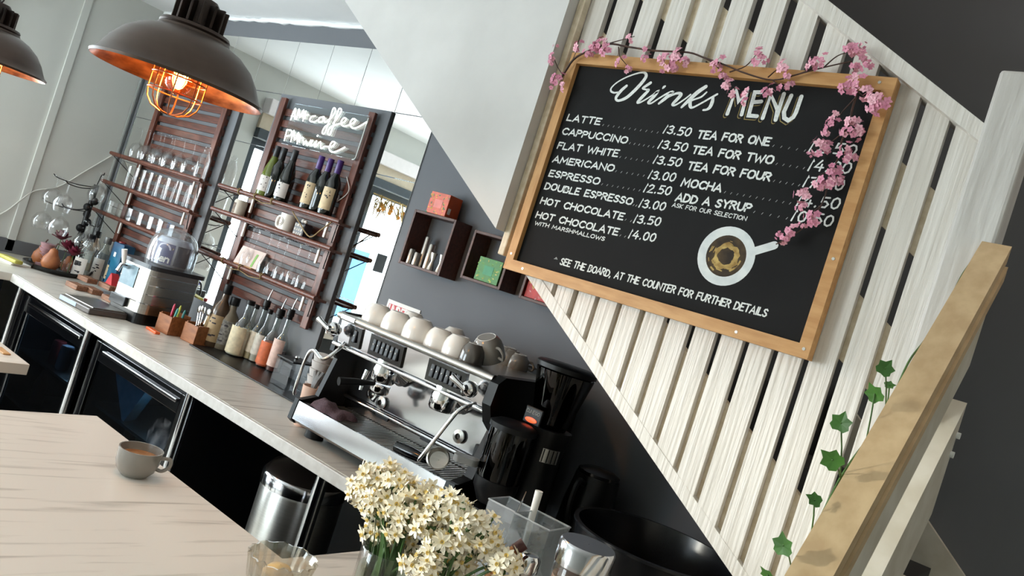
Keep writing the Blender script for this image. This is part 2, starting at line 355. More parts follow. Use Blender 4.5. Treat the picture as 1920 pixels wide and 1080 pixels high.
def window_y(n, x0, x1, bars):
    m = MB(); Y0,Y1 = YF-.10,YF-.03; e = .001
    for a,b,c,d in ((x0+e,x0+.06,.321,WIN_TOP-e),(x1-.06,x1-e,.321,WIN_TOP-e),(x0+.06,x1-.06,.321,.38),(x0+.06,x1-.06,WIN_TOP-.07,WIN_TOP-e)): m.box(a,b,Y0,Y1,c,d)
    for b in bars: m.box(b-.02,b+.02,Y0+.01,Y1-.01,.38,WIN_TOP-.07)
    f = struct('window_%d'%n, m, M_frame)
    obj('pane', MB().box(x0+.06,x1-.06,YF-.07,YF-.064,.38,WIN_TOP-.07), M_pane, f)
window_y(3,-4.95,-2.85,())
struct('trim_1', MB().box(XL,XL+.05,-1.4,1.52,WIN_TOP,2.15,.004), M_frame)
struct('trim_2', MB().box(XL,XL+.03,-1.4,1.52,2.15,2.26,.003), mat('beige_fascia','#cdbfa8',.6,var=.04))
struct('trim_3', MB().box(XL,XL+.09,-1.4,1.52,2.26,2.37,.006), mat('white_blind_box','#efe9ea',.5,var=.02))
# batten on the left wall, ragged caulk at the ceiling line
struct('trim_4', MB().box(XL,XL+.012,1.915,1.96,.93,ZC,.003), M_lwall)
m = MB(); p = []
for i in range(60):
    x = XL+.02+(2.75)*i/59; p.append((x, YB-.006, ZC-.008-.006*rnd.random()))
m.tube(p, [.009+.006*rnd.random() for _ in p], 6); struct('trim_5', m, M_ceil)
m = MB().box(XL,XL+.012,1.72,2.36,.92,1.0,.003); struct('baseboard_left', m, M_grey)

# ---- mirror tiles on the back wall
rows = [(2.477,2.195),(2.195,1.911),(1.911,1.628),(1.628,1.345),(1.345,1.06)]
cols = [(-4.995,-4.717),(-4.717,-4.433),(-4.433,-4.15),(-4.15,-3.866),(-3.866,-3.582),(-3.582,-3.298),(-3.298,-3.015),(-3.015,-2.733),(-2.733,-2.472)]
for r,(z1,z0) in enumerate(rows):
    for c,(x0,x1) in enumerate(cols):
        if 5 <= c <= 7 and r >= 1: continue
        if 1 <= c <= 2 and r >= 2: continue
        g = .0012
        o = obj('mirror_tile', MB().box(x0+g,x1-g,YB-.0045,YB-.0005,z0+g,z1-g,.0006,seg=1), M_mirror)
        tag(o, 'square mirror tile on the back wall, %s row down, %s column from the left corner'%(ORD[r],ORD[c]), 'mirror', 'mirror tiles on the back wall')

# ---- back counter along the grey wall
bc = thing('back_counter','long marble-look worktop along the grey back wall on steel posts','counter',(-2.5,2.05,0))
obj('worktop', MB().box(-4.309,.9,1.722,YB-.002,.88,.92,.003), M_marble2, bc)
obj('edge_strip', MB().box(-4.311,-.2,1.708,1.722,.879,.9195,.003), M_edge, bc)
for px,py in ((35,530),(172,615),(362,735),(612,880)):
    q = at(px,py,Y=1.765); q.x = max(q.x,-4.286)
    obj('post', MB().cyl((q.x,1.762,.0),(q.x,1.762,.8795),.021,n=20), M_steel, bc, label='brushed steel post under the worktop')
obj('back_panel', MB().box(-4.3,.9,2.32,2.34,0,.88), M_black, bc)
lc = thing('corner_counter','pale worktop against the left wall at the corner','counter',(-4.7,1.5,0))
obj('worktop', MB().box(XL+.002,-4.313,.6,2.366,.88,.92,.003), M_marble2, lc)
obj('cupboard_body', MB().box(XL+.01,-4.36,.62,1.70,0,.879,.003), M_navy, lc)

# ---- bar island in front
isl = thing('bar_island','marble-look bar island in the foreground carrying the grey coffee cup','counter',(-1.5,.8,0))
top = MB().prism([(-2.12,.05),(-.34,.05),(-.34,1.705),(-1.24,1.705),(-1.24,1.157),(-2.12,1.157)],.885,.92,'Z')
obj('worktop', top, M_marble, isl)
b = MB().box(-2.08,-1.3,.15,1.11,0,.884); b.box(-1.2,-.4,.15,1.66,0,.884); obj('base_panel', b, M_black, isl)
lb = thing('serving_counter','separate pale serving counter at the left edge, past the gap in the bar','counter',(-3.0,.9,0))
obj('worktop', MB().box(-3.6,-2.592,.3,1.157,.885,.92,.002), M_marble, lb)
obj('shelf', MB().box(-3.58,-2.66,.4,1.13,.52,.54), M_navy, lb)
for x,y in ((-2.68,1.10),(-3.56,1.10),(-2.68,.42),(-3.56,.42)): obj('leg', MB().box(x-.025,x+.025,y-.025,y+.025,0,.885,.003), M_navy, lb)
for i,(x,y,z,c) in enumerate(((-2.83,1.03,.541,'#7a4a44'),(-2.83,.86,.541,'#8a5a4e'),(-2.83,1.03,.645,'#94655a'),(-2.83,.86,.645,'#6f423e'))):
    o = obj('cardboard_carton', MB().box(x-.1,x+.1,y-.075,y+.075,z,z+.1,.003), mat('carton_%d'%i,c,.7,var=.1))
    tag(o, ['brown carton on the low shelf under the serving counter, lower one at the front','brown carton on the low shelf, lower one behind','pinkish carton on the low shelf, upper one at the front','dark red carton on the low shelf, upper one behind'][i], 'box', 'cartons under the serving counter')
q = at(8,655,Z=.93); o = obj('wooden_stirrer', MB().box(q.x-.05,q.x+.03,q.y-.012,q.y+.012,.9205,.925,.002), M_pine)
tag(o,'small flat wooden stirrer lying on the serving counter','stirrer')

# ---- undercounter fridges, bin
def fridge(x0, x1, label, items, body):
    f = thing('glass_door_fridge', label, 'fridge', ((x0+x1)/2,2.03,0), group='bottle fridges under the back counter')
    m = MB(); m.box(x0,x0+.03,1.80,2.3,.02,.85); m.box(x1-.03,x1,1.80,2.3,.02,.85); m.box(x0+.03,x1-.03,2.27,2.3,.02,.85)
    m.box(x0+.03,x1-.03,1.80,2.27,.02,.10); m.box(x0+.03,x1-.03,1.80,2.27,.80,.85)
    obj('body', m, M_navy, f)
    d = MB(); d.box(x0,x0+.05,1.775,1.799,.1,.84,.003); d.box(x1-.05,x1,1.775,1.799,.1,.84,.003); d.box(x0+.05,x1-.05,1.775,1.799,.76,.84,.003); d.box(x0+.05,x1-.05,1.775,1.799,.1,.15,.003)
    dr = obj('door', d, M_blackg, f); obj('door_glass', MB().box(x0+.05,x1-.05,1.783,1.789,.15,.76), M_fglass, dr)
    obj('handle', MB().box(x0+.10,x1-.06,1.762,1.775,.80,.815,.003), M_steel, dr, label='thin steel grip strip')
    for z in (.32,.56): obj('shelf', MB().box(x0+.032,x1-.032,1.82,2.26,z,z+.012), M_brush, f)
    l = bpy.data.lights.new('fridge_fill','POINT'); l.energy = 2.5; l.color = (.75,.9,1); l.shadow_soft_size = .02  # interior light added so the fridge contents show through the glass
    lo = bpy.data.objects.new('fridge_fill',l); COL.objects.link(lo); lo.parent = f; lo.location = (0,-.12,.77)
    for i,(k,x,z,c,_d) in enumerate(items):
        mm = mat('drink_'+c, '#'+c, .3, var=.08)
        if k == 'can':
            o = obj('drink_can', MB().lathe([(0,0),(.026,0),(.032,.01),(.032,.105),(.027,.118),(0,.118)],14,(x,1.88,z)), mm)
            tag(o, '%s drink can inside the %s'%(items[i][4], body), 'can')
        else:
            o = obj('drink_bottle', MB().lathe([(0,0),(.032,.004),(.032,.11),(.014,.16),(.013,.2),(0,.2)],14,(x,1.9,z)), mm)
            tag(o, '%s bottle inside the %s'%(items[i][4], body), 'bottle')
fridge(-4.27,-3.52,'black glass-door fridge at the far left of the counter run',
  [('can',-3.98,.572,'7a2a2a','red, top shelf'),('can',-3.89,.572,'8a8f94','silver, top shelf'),('bottle',-3.75,.332,'3d5a2c','green, middle shelf'),('bottle',-3.66,.332,'5a5f2f','olive, middle shelf'),('can',-3.7,.1,'c9c4b8','pale, bottom'),('can',-3.62,.1,'b8b09c','cream, bottom'),('bottle',-4.08,.332,'69301f','brown, middle shelf')], 'far left fridge')
fridge(-3.45,-2.66,'black glass-door fridge in the middle of the counter run with a bright reflection',
  [('bottle',-3.2,.332,'4c3a22','amber, middle shelf'),('bottle',-3.1,.332,'3f5f33','green, middle shelf'),('can',-2.95,.332,'b0482a','orange, middle shelf'),('bottle',-2.82,.572,'73777a','clear, top shelf')], 'middle fridge')
m = MB(); v = [(-3.36,1.84,.755),(-3.05,1.84,.755),(-3.16,1.84,.56),(-3.34,1.9,.755),(-3.07,1.9,.755),(-3.17,1.9,.58)]  # pale blue wedge stands in for the window's reflection in the door glass
m.add(v,[(0,1,2),(3,5,4),(0,3,4,1),(1,4,5,2),(0,2,5,3)]); o = obj('fridge_reflection', m, mat('reflection_blue','#c4ecf5',.25,scale=22,col2='#7fc0d0',bump=.5)); tag(o,'ice-blue wedge standing in for the window reflection in the middle fridge glass','reflection')
bn = thing('pedal_bin','tall brushed steel pedal bin with dark lid under the back counter','bin',(-2.12,1.97,0))
obj('body', MB().lathe([(0,.0),(.145,.0),(.15,.02),(.15,.69),(.146,.70),(0,.70)],40,(-2.12,1.97,0)), M_brush, bn)
obj('rim_band', MB().lathe([(.151,.70),(.156,.702),(.156,.74),(.150,.748)],40,(-2.12,1.97,0)), M_steel, bn)
obj('lid', MB().lathe([(.150,.748),(.13,.775),(.08,.795),(.0,.80)],40,(-2.12,1.97,0)), mat('dark_bin_lid','#2d2623',.25,metal=.7,var=.08), bn)
obj('pedal', MB().box(-2.16,-2.08,1.78,1.83,.02,.035,.004), M_black, bn)
cbl = obj('power_cable', MB().tube(smooth2([(-1.75,2.25,.8),(-1.68,2.05,.62),(-1.58,1.88,.5),(-1.62,1.86,.3),(-1.7,1.88,.02)]),.006,6), M_dcable); tag(cbl,'black power cable hanging under the back counter near the right post','cable')
o = obj('storage_box', MB().box(-1.72,-1.42,1.95,2.25,0,.42,.01), mat('dull_grey_plastic','#4c4f52',.5,var=.08)); tag(o,'dull grey storage box on the floor under the espresso machine','box')

# ================================================================== staircase over the counter
SL = .632
def zb(x): return 1.205+SL*(-.479-x)
YS = 1.6
# plaster cheek of the upper flight
m = MB().prism([(-1.283,1.738),(-1.283,ZC-.001),(-2.57,ZC-.001),(-2.174,2.321)],1.54,1.655)
struct('wall_stair', m, M_plaster)
struct('trim_6', MB().box(-1.2825,-1.262,1.575,1.6,1.68,ZC-.001,.003), M_cream)
st = thing('staircase','white staircase with slatted side rising to the left over the counter','staircase',(-.9,1.9,1.2))
steps = []; n = 9; rise = .279*SL
body = [(-2.55,zb(-2.55)+.02),(-.25,zb(-.25)+.02)]
x = -.25; z = zb(-.25)+.20
pts = []
for i in range(9):
    pts += [(x,z),(x-.255,z)]; x -= .255; z += .255*SL
poly = [(-2.55,zb(-2.55)+.025),(-.25,zb(-.25)+.025)]+pts
poly = [p for p in poly if p[1] < ZC-.01]
poly = [(-2.45,zb(-2.45)+.025),(-.25,zb(-.25)+.025)]+[p for p in pts if p[1] < ZC-.02]
obj('steps', MB().prism(poly,1.66,2.36), mat('dark_stair_steps','#2b2a2a',.7,var=.1), st, label='dark steps behind the slats')
def diag(x0,x1,o0,o1,y0,y1): return MB().prism([(x0,zb(x0)+o0),(x1,zb(x1)+o0),(x1,zb(x1)+o1),(x0,zb(x0)+o1)],y0,y1)
obj('stringer', diag(-1.26,-.24,-.004,.23,1.617,1.638), M_cream, st)
obj('backing_rail', diag(-1.26,-.3,.50,.63,1.617,1.638), M_cream, st)
obj('backing_rail', diag(-1.26,-.3,.77,.90,1.617,1.638), M_cream, st)
obj('bottom_trim', diag(-1.245,-.2,-.006,.026,1.598,1.617), M_white, st)
k = 0
for i in range(-2,14):
    a = -1.09+.0618*i; bb = a+.0475
    if a < -1.26 or bb > -.285: continue
    top = (zb(a)+1.028) if a > -.49 else 1.86
    zlo0,zlo1 = zb(a)+.02, zb(bb)+.02
    dy = rnd.uniform(-.0015,.0015)
    s = MB().prism([(a,zlo0),(bb,zlo1),(bb,top-(SL*.0475 if a > -.49 else 0)),(a,top)],YS+dy,YS+.017+dy)
    obj('slat', s, M_white, st)
for i in range(0,11):
    a = -1.262+.0768*i; bb = a+.052
    if bb > -.47: break
    top = min(ZC-.002, zb(a)+1.028); t2 = min(ZC-.002, zb(bb)+1.028); dy = rnd.uniform(-.0015,.0015)
    obj('slat', MB().prism([(a,1.87),(bb,1.87),(bb,t2),(a,top)],YS+dy,YS+.018+dy), M_white, st)
hr = MB().prism([(-1.06,ZC-.006),(-1.0,ZC-.006),(-.311,2.149),(-.311,2.115)],1.575,1.65)
p0 = (-.988,ZC-.006); hr = MB().prism([(-1.045,ZC-.006),(-.985,ZC-.006),(-.305,2.142),(-.305,2.108)],1.578,1.65)
hr = MB().prism([(-1.03,ZC-.004),(-.972,ZC-.004),(-.299,2.150),(-.299,2.117)],1.579,1.65)
obj('top_rail', hr, M_white, st)
nw = obj('newel_post', MB().box(-.2985,-.223,1.560,1.640,1.0,2.246,.006), M_newel, st)
o = thing('stair_balustrade','wide sloping wooden handrail with planks coming down towards the viewer on the right','handrail',(-.22,1.2,1.0))
def lr(y): return 1.902+.965*(y-1.524)
def slope(x0,x1,o0,o1,y0,y1,mb=None): return (mb or MB()).prism([(y0,lr(y0)+o0),(y1,lr(y1)+o0),(y1,lr(y1)+o1),(y0,lr(y0)+o1)],x0,x1,'X')
obj('handrail', slope(-.243,-.197,-.03,0,.45,1.558), M_tan, o)
obj('rail_moulding', slope(-.238,-.193,-.062,-.036,.45,1.558), M_tan, o)
obj('plank', slope(-.2265,-.203,-.215,-.062,.45,1.558), M_railw, o)
obj('plank', slope(-.2215,-.197,-.54,-.335,.45,1.62), M_railw, o)
obj('plank', slope(-.2215,-.193,-.88,-.67,.45,1.63), M_railw, o)
m = MB()
for y,z in ((1.615,1.60),(1.612,1.565)): m.cyl((-.197,y,z),(-.191,y,z),.006,n=10)
obj('bolt', m, M_chalk, o)
m = MB().prism([(-.60,1.63),(.6,.62),(.6,.40),(-.60,1.30)],2.345,2.368); struct('baseboard_back', m, M_railw)
# ivy wound on the handrail
iv = thing('ivy_garland','trailing artificial ivy along the underside of the handrail','ivy',(-.25,1.2,1.4))
vp = [(-.247,.95+.06*i+.012*math.sin(i*1.7),lr(.95+.06*i)-.028+.012*math.sin(i*2.3)) for i in range(11)]
obj('vine', MB().tube(smooth2(vp),.0016,5), M_stem, iv)
def ivy_leaf(size):
    pts = [(0,0),(.26,-.05),(.46,.16),(.40,.34),(.50,.60),(.20,.70),(0,1),(-.20,.70),(-.50,.60),(-.40,.34),(-.46,.16),(-.26,-.05)]
    m = MB(); v = [(x*size,y*size,.08*size*abs(x)) for x,y in pts]+[(0,.35*size,-.04*size)]
    m.add(v,[(i,(i+1)%12,12) for i in range(12)]); return m
for px,py,a,s in ((1660,690,1.2,.034),(1640,738,2.3,.04),(1668,722,.3,.022),(1577,792,1.5,.036),(1560,862,2.7,.042),(1527,937,2.9,.028),(1468,1022,1.9,.038),(1440,1078,2.6,.03)):
    q = at(px,py,X=-.252); s *= .72
    l = ivy_leaf(s).xf(Matrix.Translation(q) @ Matrix.Rotation(YAW*.6,4,'Z') @ Matrix.Rotation(PI/2,4,'X') @ Matrix.Rotation(a-PI/2,4,'Z') @ Matrix.Rotation(rnd.uniform(-1.0,1.0),4,'Y') @ Matrix.Translation((0,-.4*s,0)))
    obj('leaf', l, M_leaf, iv)
    e = min(vp, key=lambda p: (Vector(p)-q).length); obj('leaf_stalk', MB().tube([e,(Vector(e)+q)/2+Vector((0,0,.004)),q],.0011,4), M_stem, iv)

# ================================================================== drinks menu board
YFR, YSL = 1.563, 1.578
def BP(px,py,y=YSL): p = at(px,py,Y=y); return (p.x,p.z)
bd = thing('menu_board','large black drinks menu chalkboard in a pine frame hung on the white slats','chalkboard',(-.855,1.58,1.648))
bx0,bx1,bz0,bz1 = -1.241,-.4655,1.6495,2.2165
obj('slate', MB().box(bx0+.015,bx1-.015,YSL,1.592,bz0+.015,bz1-.015), M_slate, bd)
fw,fh = .023,.027
for poly in ([(bx0,bz1),(bx1,bz1),(bx1-fw,bz1-fh),(bx0+fw,bz1-fh)],[(bx0,bz0),(bx1,bz0),(bx1-fw,bz0+fh),(bx0+fw,bz0+fh)],
             [(bx0,bz0),(bx0,bz1),(bx0+fw,bz1-fh),(bx0+fw,bz0+fh)],[(bx1,bz0),(bx1,bz1),(bx1-fw,bz1-fh),(bx1-fw,bz0+fh)]):
    obj('frame_side', MB().prism(poly,YFR,1.595), M_pine if poly[1][0] == bx1 else mat('pine_frame_upright','#c99a63',.5,scale=10,stretch=(6,6,1.2),col2='#b5834b',bump=.08), bd)
m = MB()
for x,z in ((bx0+.012,bz0+.04),(bx0+.06,bz0+.012),(bx1-.012,bz0+.018),(bx1-.03,bz1-.012),(bx1-.011,bz0+.2),(bx1-.15,bz0+.012)): m.cyl((x,YFR-.001,z),(x,YFR+.004,z),.0032,n=10)
obj('screw', m, M_brush, bd)
PX = .00124
def F3(y): return lambda u,v,d=0: (u,y+d,v)
def row(parts, name='menu_line', mats=M_chalk):
    for t,a,b,h,wd in parts: obj(name, letters(MB(), t, BP(*a), BP(*b), h*PX*.95, F3(YSL-.0006), wd*PX*1.2), mats, bd)
def ticks(m, a, b, n):
    A,B = BP(*a),BP(*b)
    n = max(2,int(n*.85))
    for i in range(n):
        t = i/(n-1); x,z = A[0]+(B[0]-A[0])*t, A[1]+(B[1]-A[1])*t; ribbon(m, [(x,z),(x+.0022,z+.004)], .0006, F3(YSL-.0006), disc=5)
LEFT = [('LATTE',(1062.8,225.7),(1124.2,234),(1243.8,249.3),(1297.4,257),'/3.50'),('CAPPUCCINO',(1053.4,251.5),(1174.6,268.8),(1233.8,277.6),(1291,285.5),'/3.50'),
 ('FLAT WHITE',(1044.9,278.2),(1157.3,294),(1225,306),(1280,313.8),'/3.50'),('AMERICANO',(1036,303.7),(1149.4,321.7),(1215.5,334.3),(1269,341.2),'/3.00'),
 ('ESPRESSO',(1029,330),(1122.6,346),(1207,359.5),(1260.5,367.3),'/2.50'),('DOUBLE ESPRESSO',(1021,353.8),(1184,384),(1198.2,387.8),(1250,395.7),'/3.00'),
 ('HOT CHOCOLATE',(1013,381.5),(1167.3,412.4),(1188.1,417.7),(1241.3,424),'/3.50'),('HOT CHOCOLATE',(1004.5,407.3),(1157.3,441.3),(1178.7,446),(1231.9,453.9),'/4.00')]
for t,a,b,c,d,pr in LEFT: row([(t,a,b,13,1.25),(pr,c,(d[0]-5,d[1]-1),15.5,1.15)])
row([('WITH MARSHMALLOWS',(1002.3,420.9),(1132.7,451.4),7.5,.7)])
RIGHT = [('TEA FOR ONE',(1303.9,257.5),(1441,273.2),(1516,285),(1602,292),'/2.50'),('TEA FOR TWO',(1294,286),(1447.4,307.3),(1515.5,319),(1592,325.6),'/4.00'),
 ('TEA FOR FOUR',(1285.6,316),(1442.3,339.3),(1505.7,350),(1578.6,357),'/7.00'),('MOCHA',(1274,347.8),(1350.7,359.5),(1494,385),(1571,392.5),'/4.50'),('ADD A SYRUP',(1263.4,375.5),(1405.7,397),(1483.6,413.8),(1558,424.4),'/0.50')]
for t,a,b,c,d,pr in RIGHT: row([(t,(a[0]+3,a[1]+.5),b,14,1.35),(pr,c,d,18,1.2)])
row([('ASK FOR OUR SELECTION',(1260,387.4),(1398.4,413.8),7.5,.6)])
row([('*',(1037,489),(1044,490.5),13,1.6),('SEE THE BOARD, AT THE COUNTER FOR FURTHER DETAILS',(1050,495.4),(1435.8,594),13,1.05)])
for a,b,n in (((1130,236),(1232,250),14),((1180,270),(1224,277),8),((1162,296),(1214,304),8),((1154,322.5),(1206,331),8),((1128,347),(1198,358.5),10),((1187,386),(1192,387),2),((1172,413.5),(1182,416),3),((1162,443),(1171,445),3),
              ((1449,275),(1508,284),7),((1455,309),(1506,317),6),((1450,341),(1497,349),6),((1358,362),(1480,383),13),((1413,399),(1474,411),7)): m = MB(); ticks(m,a,b,n); obj('dotted_leader', m, M_chalkdim, bd)
def Zt(ox,oy,s): return lambda x,y: BP(ox+x/s,oy+y/s)
m = MB(); T = Zt(1120,120,8)
def script(pts, ws): 
    q = smooth2([(*T(x,y),w) for (x,y),w in zip(pts,ws)],5); ribbon(m,[(a,b) for a,b,_ in q],[c*PX for _,_,c in q],F3(YSL-.0006))
script([(440,330),(360,400),(290,490),(285,535),(330,550),(440,505),(560,400),(680,270),(735,180),(705,132),(610,140),(450,195),(310,270),(220,350),(205,405),(250,432),(310,425)],[2.8,3.4,3.2,2.4,2.6,3.4,3.6,3.6,3.2,2.2,1.6,1.5,1.5,1.6,1.9,1.8,1.5])
script([(800,285),(740,325),(685,365),(730,385),(770,395),(700,470),(610,570),(650,575),(750,520)],[3,2.8,2.2,1.8,2.6,3.4,3,1.8,1.5]); script([(750,520),(840,460),(905,415),(850,490),(770,575),(810,590),(920,520)],[1.5,1.6,3,3.4,2.8,1.8,1.5])
script([(985,365),(1000,348),(1018,335)],[1.6,2.6,1.8]); script([(920,520),(1040,450),(1125,425),(1030,510),(925,595)],[1.5,2,3.2,3.5,2.2]); script([(950,575),(1080,490),(1200,440),(1255,460),(1200,530),(1130,605),(1170,618),(1290,545),(1400,460)],[1.5,1.7,2.4,3.4,3.4,2.6,1.8,1.5,1.5])
script([(1630,340),(1500,430),(1370,550),(1265,650)],[3.4,4,3.6,2.2]); script([(1640,425),(1560,495),(1450,535),(1400,560),(1395,630),(1430,655),(1560,590),(1700,510),(1800,455)],[1.6,1.8,1.7,3,3.2,2,1.7,1.8,2]); script([(1740,490),(1725,570),(1690,650),(1640,685),(1590,692)],[2.2,3.4,3.2,2.2,1.8])
obj('title_lettering', m, M_chalk, bd)
T = Zt(1320,120,8)
MENU = [[(350,750),(485,385),(520,560),(650,430),(565,760)],[(860,425),(765,425),(670,775),(795,785)],[(725,575),(860,565)],[(880,815),(1005,465),(1105,690),(1075,840)],[(1200,450),(1075,840)],[(1310,475),(1200,720),(1205,810),(1265,850),(1340,800),(1380,730),(1462,490)]]
for nm,dx,dy,wd,y,mm in (('title_outline',-34,30,3.9,YSL-.0002,M_gold),('title_gap',-25,22,3.5,YSL-.0004,M_slate),('title_lettering',0,0,3.5,YSL-.0006,M_chalk)):
    m = MB()
    for s in MENU: ribbon(m,[T(x+dx,y_+dy) for x,y_ in s],wd*PX,F3(y))
    obj(nm, m, mm, bd)
# the painted cup seen from above
c = BP(1361,480); l = BP(1304.5,484); r_ = BP(1418.5,474); R = (r_[0]-l[0])/2; RZ = R*1.02
def disc2(cx,cz,rx,rz,n,y,j=0,hole=None):
    m = MB(); a = [2*PI*i/n for i in range(n)]; o = [(cx+rx*(1+rnd.uniform(-j,j))*math.cos(t),y,cz+rz*(1+rnd.uniform(-j,j))*math.sin(t)) for t in a]
    if hole:
        q = [(cx+rx*hole*(1+rnd.uniform(-j,j))*math.cos(t),y,cz+rz*hole*(1+rnd.uniform(-j,j))*math.sin(t)) for t in a]
        m.add(o+q,[(i,(i+1)%n,n+(i+1)%n,n+i) for i in range(n)])
    else: m.add(o,[tuple(range(n))])
    return m
cupw = mat('chalk_paint_white','#dfe4e4',.85,scale=40,col2='#cdd4d6')
h0,h1 = BP(1412,472),BP(1452,460)
m = disc2(*c,R,RZ,40,YSL-.0004,hole=.70); ribbon(m,[h0,h1],.0085,F3(YSL-.0004),disc=12)
obj('painted_cup', m, cupw, bd); obj('painted_coffee', disc2(*c,R*.72,RZ*.72,40,YSL-.0003), M_coffeepaint, bd)
m = disc2(c[0]+.001,c[1],R*.47,RZ*.45,26,YSL-.0005,j=.14,hole=.62)
for i in range(26):
    t = rnd.uniform(0,2*PI); q = rnd.uniform(.3,.62); a = (c[0]+R*q*math.cos(t),c[1]+RZ*q*math.sin(t)); t2 = t+rnd.uniform(.15,.4); ribbon(m,[a,(c[0]+R*q*math.cos(t2),c[1]+RZ*q*math.sin(t2))],rnd.uniform(.0006,.002),F3(YSL-.0005))
obj('painted_crema', m, M_crema, bd)

# ------------------------------------------------------------------ blossom garlands on the board
def blossom_cluster(n, spread, size):
    m = MB()
    for i in range(n):
        d = Vector((rnd.gauss(0,1),rnd.gauss(-.6,.6),rnd.gauss(0,1))).normalized(); c = Vector((d.x*spread*rnd.uniform(.2,1),d.y*spread*.5,d.z*spread*rnd.uniform(.2,1)))
        nrm = (d+Vector((0,-.5,0))).normalized(); a = nrm.orthogonal().normalized(); b = nrm.cross(a); mi = 1 if rnd.random() < .3 else 0; o = rnd.random()*6
        for k in range(5):
            t = o+2*PI*k/5; m.petal(c, a*math.cos(t)+b*math.sin(t), nrm, size*rnd.uniform(.85,1.1), size*.8, .25, mi)
        m.add(*_cone(c,nrm,size*.16), mi=1)
    return m
def _cone(c,n,r):
    a = n.orthogonal().normalized(); b = n.cross(a); v = [tuple(c+(a*math.cos(2*PI*k/5)+b*math.sin(2*PI*k/5))*r) for k in range(5)]+[tuple(c+n*r*1.6)]
    return v,[(k,(k+1)%5,5) for k in range(5)]
protos = []
def cluster(parent, px, py, y=1.545, s=1.0):
    p = at(px,py,Y=y)
    k = rnd.randrange(5)
    if len(protos) <= k or protos[k] is None:
        while len(protos) <= k: protos.append(None)
        me_o = obj('blossom', blossom_cluster(7,.020,.0082), [M_pink,M_pinkd]); protos[k] = me_o.data; o = me_o
    else: o = bpy.data.objects.new('blossom', protos[k]); COL.objects.link(o)
    o.parent = parent; o.location = p-parent.location; o.rotation_euler = (rnd.uniform(-.3,.3),rnd.uniform(0,6.28),rnd.uniform(-.3,.3)); o.scale = (s,s,s)
def twig(parent, pts, r=.0022, y=1.552, nm='twig'):
    q = [at(a,b,Y=y+rnd.uniform(-.006,.003)) for a,b in pts]; q = smooth2([tuple(p) for p in q],4)
    obj(nm, MB().tube(q,[r*(1-.55*i/len(q)) for i in range(len(q))],5), M_twig, parent)
g1 = thing('blossom_garland','pink cherry blossom garland draped along the top edge of the drinks board','garland',(-.9,1.55,2.2))
twig(g1,[(1050,150),(1075,112),(1105,95),(1140,82),(1180,88),(1230,95),(1290,98),(1320,108),(1355,120),(1400,138),(1450,150),(1500,138),(1550,125),(1595,115)],.003)
for t in ([(1056,142),(1045,125),(1036,100)],[(1050,150),(1070,120),(1085,85)],[(1140,82),(1165,75),(1190,68)],[(1160,88),(1162,105),(1175,122)],[(1320,108),(1345,125),(1365,160)],[(1368,135),(1398,124),(1420,100)],[(1440,145),(1455,132),(1470,125)],[(1495,140),(1530,125),(1540,110)],[(1545,126),(1570,105),(1600,95)],[(1450,152),(1470,165),(1480,160)],[(1595,115),(1602,135),(1605,155)]): twig(g1,t,.0016)
for px,py,s in ((1040,88,.6),(1037,105,.9),(1033,115,.7),(1048,150,1.1),(1036,158,.8),(1058,160,.8),(1085,85,1),(1112,90,1),(1125,82,1),(1140,92,1.1),(1102,100,.8),(1135,78,.7),(1182,70,.7),(1165,115,.9),(1178,128,.7),(1212,95,.8),(1212,110,.7),(1250,110,1.1),(1268,108,1.1),(1262,122,1.1),(1245,125,.9),(1282,115,.9),(1350,118,1),(1340,125,.9),(1355,140,.8),(1362,162,.9),(1375,172,.8),(1402,178,1),(1400,190,.8),(1420,105,1),(1432,112,.7),(1425,120,.7),(1468,130,1.1),(1478,138,.8),(1450,168,.9),(1475,160,.8),(1440,176,.8),(1530,115,.9),(1545,112,.8),(1522,125,.8),(1590,92,1),(1605,90,.9),(1612,112,1),(1600,125,.8),(1625,122,.7),(1618,85,.5)): cluster(g1,px,py,1.545,s)
g2 = thing('blossom_spray','hanging pink blossom spray falling down the right side of the drinks board','garland',(-.53,1.55,2.0))
twig(g2,[(1602,150),(1606,175),(1598,205),(1592,235),(1578,265),(1575,290),(1560,320),(1552,350),(1540,385),(1515,420),(1480,445),(1455,458)],.0026)
for t in ([(1605,170),(1625,185),(1640,195)],[(1602,185),(1575,215),(1562,240)],[(1590,240),(1560,265),(1545,270)],[(1560,320),(1535,330),(1520,355)],[(1555,340),(1560,310)],[(1540,385),(1520,400)]): twig(g2,t,.0015)
for px,py,s in ((1592,162,1),(1612,158,1.1),(1620,172,1),(1605,148,.8),(1640,188,1.2),(1650,195,1.1),(1638,200,.9),(1567,217,.7),(1560,235,.9),(1550,246,.7),(1595,228,.9),(1608,240,1),(1600,250,.9),(1585,246,.8),(1535,272,1.2),(1545,280,1),(1518,290,.4),(1588,276,.8),(1588,294,1),(1560,322,1),(1556,340,1.2),(1540,345,.9),(1572,340,.7),(1500,366,1),(1512,368,.8),(1502,388,.7),(1525,405,1.1),(1505,422,.5),(1485,436,1),(1470,446,.8),(1460,440,.5)): cluster(g2,px,py,1.542,s)

